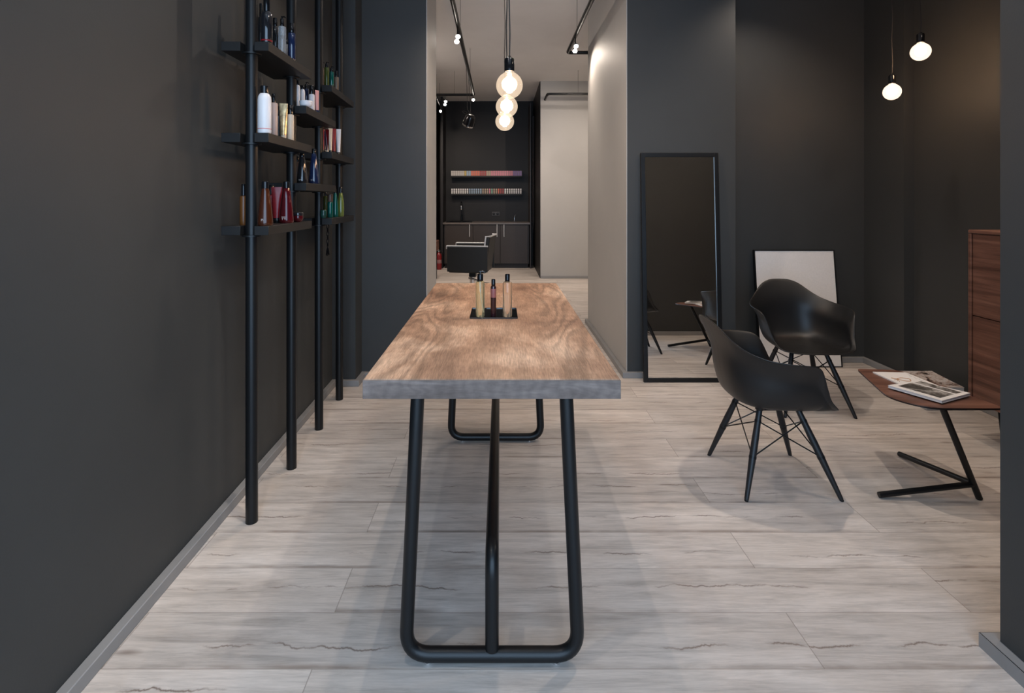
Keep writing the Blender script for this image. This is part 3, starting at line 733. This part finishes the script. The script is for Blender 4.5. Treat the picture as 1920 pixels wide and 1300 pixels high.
def photo_material(name, kind, seed):
    n = NT(name); o = n.tc.outputs['Object']; p = n.xyz(o)
    v = n.comb(n.math('ADD', p[0], seed), p[1], seed)
    a = n.noise(v, 14 if kind != 'figure' else 9, 6, .65, 1.2); b_ = n.noise(v, 60, 5, .7, .6)
    f = n.math('MULTIPLY_ADD', b_, .35, n.math('MULTIPLY', a, .65))
    if kind == 'grey': c = n.ramp(f, [(.36, (.02, .018, .016)), (.47, (.10, .09, .08)), (.54, (.30, .28, .26)), (.64, (.58, .56, .53))])
    elif kind == 'figure': c = n.ramp(f, [(.40, (.015, .012, .011)), (.44, (.06, .045, .04)), (.47, (.46, .30, .23)), (.50, (.60, .54, .51)), (.7, (.72, .69, .66))])
    else: c = n.ramp(f, [(.36, (.30, .13, .05)), (.50, (.62, .50, .40)), (.62, (.66, .62, .58))])
    return n.out(c, .3)
def magazine(label, quad, z0, th, group, cat='magazine', name='magazine', cover=None, photo=None, insets=None, pagemat=M_PAPER, deco=None):
    """quad: four corners (world x,y) ccw"""
    cx = sum(q[0] for q in quad)/4; cy = sum(q[1] for q in quad)/4
    t = thing(name, label, cat, (cx, cy, z0), 0, group)
    Q = [(x-cx, y-cy) for x, y in quad]
    obj('pages', prism(nb(), [(x*.985, y*.985) for x, y in Q], .001, th-.001), pagemat, t)
    b = nb(); prism(b, Q, 0, .001); prism(b, Q, th-.001, th)
    cv = obj('cover', b, cover or M_PAPER, t)
    A, B_, D_ = Vector(Q[0]), Vector(Q[1]), Vector(Q[3])
    def uv(u, v): q = A+(B_-A)*u+(D_-A)*v; return (q.x, q.y)
    for k, (pm, u0, u1, v0, v1) in enumerate(photo or []):
        obj('cover_photo', prism(nb(), [uv(u0, v0), uv(u1, v0), uv(u1, v1), uv(u0, v1)], th, th+.0004), pm, cv)
    if deco: deco(cv, uv, th)
    return t
MG = 'magazines on the side table'
m_ph1 = photo_material('monochrome_landscape_print', 'grey', 3.1); m_ph2 = photo_material('portrait_print', 'figure', 8.3)
m_goldp = mat('gold_brown_print', (.42, .22, .10), .4); m_greyp = mat('soft_grey_print', (.42, .40, .38), .5); m_dkp = mat('dark_print', (.05, .045, .04), .4)
def decoA(cv, uv, th):
    b = nb(); c = Vector(uv(.42, .52)); pts = []
    for k in range(24):
        a = 2*PI*k/24; pts.append((c.x+.030*math.cos(a)*(1+.15*math.sin(3*a)), c.y+.026*math.sin(a), th+.0004))
    closed_tube(b, pts, .0022, 6)
    for k in range(8):
        a = k*.8; tube(b, [(c.x-.03, c.y+.01, th+.0004), (c.x-.05+.008*math.cos(a), c.y+.03*math.sin(a), th+.0004)], .0014, 5)
    obj('ornament_print', b, m_goldp, cv)['label'] = 'gold brown floral emblem'
    b = nb()
    for k in range(12):
        u = .52+.0*k; q0 = Vector(uv(.86, .28+.045*k)); q1 = Vector(uv(.80+.03*(k % 3), .30+.045*k)); tube(b, [(q0.x, q0.y, th+.0003), (q1.x, q1.y, th+.0003)], .0010, 5)
    obj('title_print', b, m_greyp, cv)
magazine('thin white magazine with small gold emblem under the photo book', [(2.088, 2.70), (2.275, 2.715), (2.262, 2.975), (2.084, 2.985)], TT+.0005, .006, MG, deco=decoA)
# book with monochrome photo
magazine('white photo book with a monochrome picture on top of the magazine', [(2.089, 2.522), (2.312, 2.622), (2.19, 2.795), (1.985, 2.732)], TT+.007, .013, MG, name='photo_book', cat='book',
         photo=[(m_ph1, .14, .62, .10, .88), (m_ph1, .68, .90, .10, .86)])
# stack on the floor by the right wall
st = [(0.0, .030, 'grey bound book at bottom of the stack on the floor by the wall', (.13, .12, .115), 0.0), (.031, .022, 'orange spined book second from bottom of the floor stack', (.35, .10, .04), .05), (.054, .024, 'pale grey book third from bottom of the floor stack', (.30, .28, .27), -.03),
      (.079, .020, 'dark book in the middle of the floor stack', (.04, .038, .036), .02), (.100, .022, 'light grey book second from top of the floor stack', (.36, .34, .32), -.04)]
for z0, th, lab, col, r in st:
    cx, cy, w, d = 3.06, 3.83, .14, .175
    q = [(cx+x*math.cos(r)-y*math.sin(r), cy+x*math.sin(r)+y*math.cos(r)) for x, y in ((-w, -d), (w, -d), (w, d), (-w, d))]
    magazine(lab, q, z0, th, 'books stacked on the floor', 'book', 'stacked_book', cover=mat('book_cover', col, .5), pagemat=mat('book_pages', (.42, .40, .38), .7))
magazine('wide magazine with portrait cover lying on the floor stack', [(2.93, 3.655), (3.19, 3.665), (3.245, 4.015), (3.00, 4.02)], .123, .030, 'books stacked on the floor',
         photo=[(m_ph2, .03, .97, .03, .97)], cover=mat('blush_magazine_cover', (.45, .40, .38), .4))

# ---------------------------------------------------------------- walnut cabinet
XF, YN, YF = 2.86, 1.95, 3.262
t = thing('walnut_cabinet', 'tall walnut drawer cabinet on black wire legs at right edge', 'cabinet', (XF, 2.6, 0))
z0, z1 = .222, 1.262; y0, y1 = YN-2.6, YF-2.6; fr = .022; dp = .42
b = nb(); bx(b, 0, dp, y0, y1, z1-fr, z1); bx(b, 0, dp, y0, y1, z0, z0+fr); bx(b, 0, dp, y0, y0+fr, z0+fr, z1-fr); bx(b, 0, dp, y1-fr, y1, z0+fr, z1-fr); bx(b, dp-.012, dp, y0+fr, y1-fr, z0+fr, z1-fr)
obj('carcass', b, M_WAL, t, bevel=.004)
zm = .742
for a, c in ((z0+fr+.002, zm-.0025), (zm+.0025, z1-fr-.002)):
    obj('drawer', bx(nb(), .008, .36, y0+fr+.003, y1-fr-.003, a, c), M_WAL, t, bevel=.0015)
for yy in (y0+.2, y1-.2):
    for xx in (.05, .37):
        sgn = 1 if xx > .2 else -1
        pts = fillet([(xx, yy-.05, z0-.001), (xx+.02*sgn, yy, .008), (xx, yy+.05, z0-.001)], .012, 5)
        obj('leg', tube(nb(), pts, .007, 10), M_BLK, t)

# ---------------------------------------------------------------- pendant bulbs
def globe(bm, r, zc, seg=28):
    prof = [(0, zc-r)]
    for k in range(1, 15):
        a = -PI/2+PI*k/17; prof.append((r*math.cos(a), zc+r*math.sin(a)))
    prof += [(r*.36, zc+r*.97), (r*.30, zc+r*1.15), (r*.29, zc+r*1.22)]
    return lathe(bm, prof, seg)
def pendant(label, x, y, z, r, group, bright=False, e=7):
    t = thing('pendant_bulb', label, 'lamp', (x, y, z), 0, group)
    zc = 0
    g = obj('glass_globe', globe(nb(), r, zc), M_BULB2 if bright else M_BULB, t)
    b = nb(); n = 10
    tube(b, [(0, 0, r*.9), (0, 0, r*.35)], .004, 8)
    for k in range(n):
        a = 2*PI*k/n; c, s = math.cos(a), math.sin(a)
        tube(b, [(.006*c, .006*s, r*.45), (.019*c, .019*s, 0), (.010*c, .010*s, -r*.55)], .0022, 6)
    obj('filament', b, M_FIL, g)
    z0 = r*1.22
    obj('lamp_socket', lathe(nb(), [(r*.30, z0-.012), (.0235, z0-.010), (.0235, z0+.044), (.021, z0+.050), (.008, z0+.058), (.006, z0+.062)], 22), M_BGLOSS, t)
    wob = [(.0025*math.sin(k*1.7), .002*math.cos(k*2.1), z0+.06+(H-z-z0-.06)*k/14) for k in range(15)]; wob[0] = (0, 0, z0+.058); wob[-1] = (0, 0, H-z)
    obj('cord', tube(nb(), wob, .0032, 8), M_CORD, t)
    obj('ceiling_rose', lathe(nb(), [(.03, H-z-.025), (.045, H-z-.012), (.045, H-z)], 22), M_BGLOSS, t)
    point('pendant_glow', (x, y, z-.01), e, (1, .66, .42), .05)
    return t
GP = 'bulbs hanging in a row over the long table'
pendant('clear globe bulb over the table, nearest and largest of the row', .043, 2.50, 1.982, .0625, GP)
pendant('clear globe bulb over the table, middle of the three', .037, 3.05, 1.978, .0625, GP)
pendant('clear globe bulb over the table, farthest and lowest looking of the row', .030, 3.57, 1.968, .0625, GP)
GR = 'bulbs hanging over the waiting corner'
pendant('glowing globe bulb over the waiting corner, the higher right one', 2.90, 3.68, 2.465, .060, GR, True, 5)
pendant('glowing globe bulb over the waiting corner, the lower left one', 2.865, 3.90, 2.232, .058, GR, True, 5)

# ---------------------------------------------------------------- tracks and spotlights
TZ = 3.2
def track(name, label, pts, group='black pipe lighting tracks under the ceiling', hang=()):
    P = [Vector(p) for p in pts]; o = P[0]
    t = thing(name, label, 'lighting track', o, 0, group)
    obj('pipe', tube(nb(), fillet([p-o for p in P], .05, 6), .022, 14), M_BLK, t)
    for hx, hy in hang:
        obj('suspension_wire', tube(nb(), [(hx-o.x, hy-o.y, .02), (hx-o.x, hy-o.y, H-TZ)], .002, 6), M_BLK, t)
    return t
track('lighting_track', 'long black pipe track along the left of the ceiling, turning left at its far end', [(-.40, .6, TZ), (-.445, 8.97, TZ), (-3.2, 8.97, TZ)], hang=((-.40, 1.0), (-.42, 5.6), (-.43, 7.6), (-.77, 8.97), (-2.2, 8.97)))
track('lighting_track', 'black pipe track with a right-angle turn at the passage end', [(.806, .6, TZ), (.806, 6.38, TZ), (3.2, 6.38, TZ)], hang=((.806, 1.0), (.806, 5.6)))
track('lighting_track', 'short black pipe track in front of the light wall block', [(3.2, 8.9, TZ), (.79, 8.9, TZ), (.79, 9.4, TZ)], hang=((1.3, 8.9), (2.4, 8.9)))
track('lighting_track', 'short black pipe track at far left of the back room', [(-1.09, 8.99, TZ), (-1.13, 10.0, TZ)], hang=((-1.10, 9.2), (-1.13, 9.9)))
def spotlight(label, x, y, zt, aim=(0, 0, -1), n=2, group='small lit spotlights on the tracks', drop=.07):
    t = thing('track_spotlight', label, 'spotlight', (x, y, zt), 0, group)
    d = Vector(aim).normalized(); c = Vector((0, 0, -drop))
    q = Vector((0, 0, 1)).rotation_difference(d).to_matrix().to_4x4()
    obj('stem', tube(nb(), [(0, 0, 0), c], .006, 8), M_BLK, t)
    for k in range(n):
        off = Vector((0, 0, -drop-.018-.05*k)) + Vector((.006*(-1)**k, 0, 0)); mt = Matrix.Translation(off) @ q
        hd = obj('lamp_head', lathe(nb(), [(.010, -.035), (.022, -.025), (.026, 0), (.026, .014)], 16, mtx=mt), M_BLK, t)
        obj('lens', lathe(nb(), [(.0235, .0142), (.022, .018), (0, .024)], 16, mtx=mt), M_SPOT, hd)
    return t
AIM = (0, -.75, -.6)
spotlight('twin lit spotlight on the left track above the passage', -.432, 5.38, TZ-.02, AIM)
spotlight('twin lit spotlight on the right track near its corner', .806, 5.72, TZ-.02, AIM)
spotlight('bright spotlight at far end of the left track', -.46, 8.97, TZ-.02, AIM, 1, drop=.04)
spotlight('twin lit spotlight on the crossing track beside the passage edge', -.924, 8.97, TZ-.02, AIM)
spotlight('single lit spotlight lowest at the far left of back room', -1.12, 9.95, TZ-.02, AIM, 1, drop=.07)
# unlit hanging reflector lamp
t = thing('hanging_lamp', 'unlit black round lamp with chrome ring hanging on a looped cord in the back room', 'lamp', (-.50, 8.6, 0))
zc = 1.45+(373-228)*8.6/1000
q = Matrix.Translation((0, 0, zc)) @ Matrix.Rotation(math.radians(20), 4, 'Y') @ Matrix.Rotation(math.radians(18), 4, 'X')
obj('lamp_body', lathe(nb(), [(0, .12), (.05, .115), (.085, .08), (.095, .02), (.10, -.05), (.09, -.06)], 28, mtx=q), M_BGLOSS, t)
obj('chrome_ring', lathe(nb(), [(.088, -.085), (.092, -.080), (.092, -.065), (.088, -.061), (0, -.061)], 28, mtx=q), M_CHROME, t)
b = nb(); tube(b, [(.02, 0, zc+.11), (-.03, 0, zc+.2), (-.035, 0, zc+.45), (-.05, 0, H)], .004, 8); tube(b, fillet([(.02, 0, zc+.11), (.02, 0, zc+.28), (0, 0, zc+.5), (-.02, 0, H)], .05, 4), .004, 8)
closed_tube(b, [(-.075+.035*math.cos(a), 0, zc+.15+.02*math.sin(a)-.4*.03*math.cos(a)) for a in [2*PI*k/16 for k in range(16)]], .0035, 6)
obj('cord', b, M_CORD, t)

# ---------------------------------------------------------------- wash counter in the back room
YC = 11.12
KX = lambda px: (px-CXP)*YC/F
x0, x1 = KX(832), KX(992)
KT = .955
t = thing('base_cabinet', 'dark brown three-door base cabinet under the worktop', 'cabinet', (0, YC, 0))
b = nb(); bx(b, x0, x1, .02, .60, .09, KT-.04); bx(b, x0+.02, x1-.02, .05, .56, 0, .09)
obj('body', b, M_KITCHB, t)
divs = [KX(833.5), KX(887), KX(938), KX(990)]; hnd = [KX(880.5), KX(932), KX(945)]
for k in range(3):
    d = obj('cabinet_door', bx(nb(), divs[k]+.004, divs[k+1]-.004, 0, .019, .10, KT-.05), M_KITCH, t, bevel=.002)
    b = nb(); zt, zb = 1.45-(421-373)*YC/F, 1.45-(444-373)*YC/F
    tube(b, [(hnd[k], -.03, zb), (hnd[k], -.03, zt)], .0085, 10); tube(b, [(hnd[k], 0, zb+.03), (hnd[k], -.03, zb+.03)], .006, 8); tube(b, [(hnd[k], 0, zt-.03), (hnd[k], -.03, zt-.03)], .006, 8)
    obj('handle', b, M_ALU, d)
tag(obj('worktop', bx(nb(), KX(830.5), KX(993.5), YC-.025, YC+.618, KT-.038, KT), M_COUNTER, bevel=.003), 'dark stone worktop on the base cabinet', 'worktop')
b = nb(); bx(b, KX(828)-.02, KX(831)-.006, YC+.0, YC+.62, 0, H-.02); 
tag(obj('partition_panel', b, M_KITCHB), 'tall black panel at left end of the wash counter', 'panel', 'tall panels framing the counter')
b = nb(); bx(b, KX(993.6), KX(995.6), YC-.02, YC+.62, 0, 3.45)
tag(obj('partition_panel', b, mat('brown_black_panel', (.03, .022, .019), .4)), 'tall brownish black panel at right end of the wash counter', 'panel', 'tall panels framing the counter')
# sink and tap
t = thing('sink', 'low black inset sink rim on left part of the worktop', 'sink', (KX(860), YC+.28, KT+.001))
b = nb(); w_, d_ = .27, .2
for a in ((-w_, w_, -d_, -d_+.03), (-w_, w_, d_-.03, d_), (-w_, -w_+.03, -d_+.03, d_-.03), (w_-.03, w_, -d_+.03, d_-.03)): bx(b, a[0], a[1], a[2], a[3], 0, .018)
obj('rim', b, M_BGLOSS, t, bevel=.003)
obj('basin', bx(nb(), -w_+.03, w_-.03, -d_+.03, d_-.03, 0, .004), M_CHROME, t)
t = thing('kitchen_tap', 'tall black tap with shiny curved head behind the sink', 'tap', (KX(862.5), YC+.53, KT+.001))
zt = 1.45-(379-373)*(YC+.4)/F-KT
obj('base', lathe(nb(), [(.03, 0), (.03, .01), (.022, .02), (.022, .14), (.014, .15)], 18), M_BGLOSS, t)
obj('neck', tube(nb(), fillet([(0, 0, .14), (0, 0, zt), (0, -.16, zt), (0, -.16, zt-.13)], .075, 8), .012, 12), M_BGLOSS, t)
obj('spray_head', lathe(nb(), [(.016, zt-.17), (.019, zt-.165), (.019, zt-.09), (.013, zt-.08)], 16, (0, -.16, 0)), M_CHROME, t)
t = thing('small_tap', 'small chrome tap at right end of the worktop', 'tap', (KX(965.5), YC+.45, KT+.001))
obj('body', lathe(nb(), [(.016, 0), (.016, .01), (.010, .015), (.010, .10)], 14), M_CHROME, t)
obj('lever', tube(nb(), [(0, 0, .09), (.02, -.01, .15)], .007, 10), M_CHROME, t)
t = thing('wall_socket', 'double dark power socket on the wall above the worktop', 'socket', (.0, 11.738, 0))
zc = 1.45-(401-373)*11.74/F; xc = (929.5-CXP)*11.74/F
obj('plate', bx(nb(), xc-.085, xc+.085, -.012, 0, zc-.042, zc+.042), M_OUTLET, t, bevel=.003)
for s in (-.042, .042):
    obj('outlet', lathe(nb(), [(.022, 0), (.028, .002), (.030, .004)], 18, mtx=Matrix.Translation((xc+s, -.016, zc)) @ Matrix.Rotation(-PI/2, 4, 'X')), M_BLK, t)

# wall shelves with small boxes
YS = 11.54
def wx(px): return (px-CXP)*YS/F
def wz(py): return 1.45-(py-HY)*YS/F
sx0, sx1 = wx(845.5), wx(978.5)
cols_top = ['grey']*6+['yellow']+['blue']*2+['orange']*4+['red']*3+['beige']*2+['pink']*10+['violet']*5
cols_low = ['white']*8+['blue']*6+['beige']*3+['pink']*1+['green']*1+['beige']*2+['orange']*1+['red']*2+['white']*8
PAL = {'grey': (.6, .56, .52), 'yellow': (.62, .45, .12), 'blue': (.36, .48, .60), 'orange': (.75, .20, .12), 'red': (.42, .08, .08), 'beige': (.50, .38, .28), 'pink': (.72, .28, .34), 'violet': (.26, .17, .36), 'white': (.85, .83, .80), 'green': (.28, .50, .36)}
NAMES = {'grey': 'greyish', 'yellow': 'yellow', 'blue': 'pale blue', 'orange': 'orange red', 'red': 'dark red', 'beige': 'beige', 'pink': 'pink', 'violet': 'violet', 'white': 'white', 'green': 'green'}
def ORD(k): return str(k)+('th' if 10 < k % 100 < 14 else {1: 'st', 2: 'nd', 3: 'rd'}.get(k % 10, 'th'))
for ri, (ytop, ybot, cl, word) in enumerate(((320.5, 329.8, cols_top, 'upper'), (353.5, 363.5, cols_low, 'lower'))):
    zb = wz(ybot)
    sl = obj('wall_shelf', bx(nb(), sx0-.0, sx1+.0, YS-.01, 11.738, zb-.034, zb), M_SHELF, bevel=.002)
    tag(sl, 'long dark %s shelf on the back wall holding small boxes' % word, 'shelf', 'two long wall shelves')
    n = 32; st_ = (sx1-sx0)/n; hh = (wz(ytop)-zb)/3; gap = .14 if ri == 0 else .34
    key = {}
    for c in range(n):
        col = cl[min(c, len(cl)-1)]
        for r in range(3):
            if (ri, col) not in key:
                me_o = nb(); bw = st_*.48; bx(me_o, -bw, bw, .0, .13, 0, hh*.985)
                o = obj('product_box', me_o, mm('box_board_'+('light' if ri == 0 else 'dark'), (.30, .25, .24) if ri == 0 else (.03, .027, .027), .6))
                me2 = nb(); g2 = gap; bx(me2, -bw*(1-g2), bw*(1-g2), -.003, 0, hh*g2*.45, hh*(1-g2*.45))
                l_ = obj('colour_label', me2, mm('box_end_'+col, PAL[col], .5), o)
                tag(o, 'small boxes with %s ends in the stacks on the %s wall shelf' % (NAMES[col], word) if False else 'small box with %s end stacked on the %s back wall shelf' % (NAMES[col], word), 'box', 'small %s-ended boxes on the %s wall shelf' % (NAMES[col], word))
                key[(ri, col)] = o
            else:
                src = key[(ri, col)]; o = src.copy(); C.objects.link(o)
                for ch in src.children: k2 = ch.copy(); C.objects.link(k2); k2.parent = o
            o.location = (sx0+st_*(c+.5), YS+.004, zb+.0005+hh*r)
            o['label'] = '%s-ended small box, %s row on %s back wall shelf, %s from left' % (NAMES[col], ('bottom', 'middle', 'top')[r], word, ORD(c+1))

# curtain right of the counter
b = nb(); xs0, xs1 = (998-CXP)*11.3/F, .715
N = 40; a_ = []; c_ = []
for k in range(N+1):
    u = k/N; x_ = xs0+(xs1-xs0)*u; y_ = 11.3+.025*math.sin(u*26)+.012*math.sin(u*61)
    a_.append((x_, y_))
for zlo, zhi in ((.9, 3.2),):
    lo = [b.verts.new((x_, y_, .72+.25*abs(math.sin(i*.21)))) for i, (x_, y_) in enumerate(a_)]; hi = [b.verts.new((x_, y_*1.0, zhi)) for x_, y_ in a_]
    for i in range(N): b.faces.new((lo[i], lo[i+1], hi[i+1], hi[i]))
o = obj('curtain', b, M_CURT, angle=80); o.modifiers.new('thick', 'SOLIDIFY').thickness = .004
tag(o, 'dark brown draped cloth hanging beside the light wall block', 'curtain')
tag(obj('curtain_rail', tube(nb(), [(KX(993.6)+.03, 11.3, 3.2), (.722, 11.3, 3.2)], .012, 10), M_BLK), 'thin black rail carrying the dark draped cloth', 'rail')

# fire extinguisher
t = thing('fire_extinguisher', 'small red fire extinguisher on the floor at far left of the back room', 'fire extinguisher', (-1.262, 10.95, 0), PI)
m_ext = mm('red_extinguisher_paint', (.17, .012, .014), .25)
hb = .34
cy = obj('cylinder_body', lathe(nb(), [(.05, 0), (.058, .008), (.058, hb*.8), (.05, hb*.92), (.025, hb), (.018, hb+.015)], 22), m_ext, t)
obj('label_band', lathe(nb(), [(.0585, .13), (.059, .131), (.059, .20), (.0585, .201)], 22), mm('dull_pink_sticker', (.24, .12, .12), .5), cy)
b = nb(); lathe(b, [(.018, hb+.013), (.018, hb+.045)], 14); bx(b, -.01, .06, -.01, .01, hb+.04, hb+.05); bx(b, -.01, .07, -.008, .008, hb+.062, hb+.07); tube(b, [(0, 0, hb+.045), (0, 0, hb+.066)], .008, 8)
obj('valve', b, M_CHROME, t)
obj('hose', tube(nb(), fillet([(-.015, 0, hb+.03), (-.07, 0, hb+.02), (-.075, 0, .1)], .03, 5), .008, 10), M_BGLOSS, t)
# edge of a wooden dressing table at far left
t = thing('dressing_table', 'edge of a wooden wall-side dressing table at far left of back room', 'table', (-1.63, 9.7, 0))
xr = (821-CXP)*9.7/F+1.63
obj('top', bx(nb(), -.6, xr, -.2, .2, .52, .69), M_WAL, t, bevel=.004)
for sx_ in (-.55, xr-.06):
    obj('leg', bx(nb(), sx_, sx_+.04, -.04, .04, 0, .52), M_BLK, t, bevel=.002)

# ---------------------------------------------------------------- salon chair
t = thing('salon_chair', 'black hydraulic salon chair with chrome-edged arms, facing left in the back room', 'chair', (-.40, 7.78, 0), math.radians(-9))
# local: front is -x, near panel at -y
def arm(y, th=.035):
    b = nb(); pts = [(-.31, .775), (.27, .775), (.27, .415), (-.31, .415)]
    bx(b, -.31, .27, y, y+th, .42, .772); return b
for y in (-.30, .265):
    a = obj('arm_panel', arm(y), M_LEATHER, t, bevel=.006)
    obj('arm_trim', tube(nb(), fillet([(-.318, y+.0175, .74), (-.318, y+.0175, .782), (.275, y+.0175, .782)], .012, 4), .012, 10), M_ALU, a)
obj('seat_cushion', bx(nb(), -.30, .24, -.262, .262, .40, .55), M_LEATHER, t, bevel=.02, seg=3)
b = nb()
mt = Matrix.Translation((.17, 0, .42)) @ Matrix.Rotation(math.radians(7), 4, 'Y')
bx(b, 0, .07, -.262, .262, 0, .50, mt)
bk = obj('backrest', b, M_LEATHER, t, bevel=.018, seg=3)
q0 = mt @ Vector((0.0, -.262, .505)); 
obj('back_trim', tube(nb(), [mt @ Vector((.01, -.262, .30)), mt @ Vector((.01, -.262, .505)), mt @ Vector((.07, -.262, .512)), mt @ Vector((.07, .262, .512)), mt @ Vector((.01, .262, .505))], .012, 10), M_ALU, bk)
obj('swivel_mount', bx(nb(), -.05, .05, -.05, .05, .315, .40), M_BLK, t, bevel=.01)
obj('pedestal', lathe(nb(), [(.045, .02), (.045, .26), (.05, .262), (.05, .315)], 22), M_CHROME, t)
obj('base_disc', lathe(nb(), [(.30, 0), (.30, .008), (.26, .018), (.06, .03), (.05, .035)], 40), M_CHROME, t)
obj('pump_lever', tube(nb(), fillet([(-.05, -.06, .30), (.02, -.07, .29), (.20, -.10, .24), (.26, -.10, .235)], .03, 4), .011, 10), M_CHROME, t)
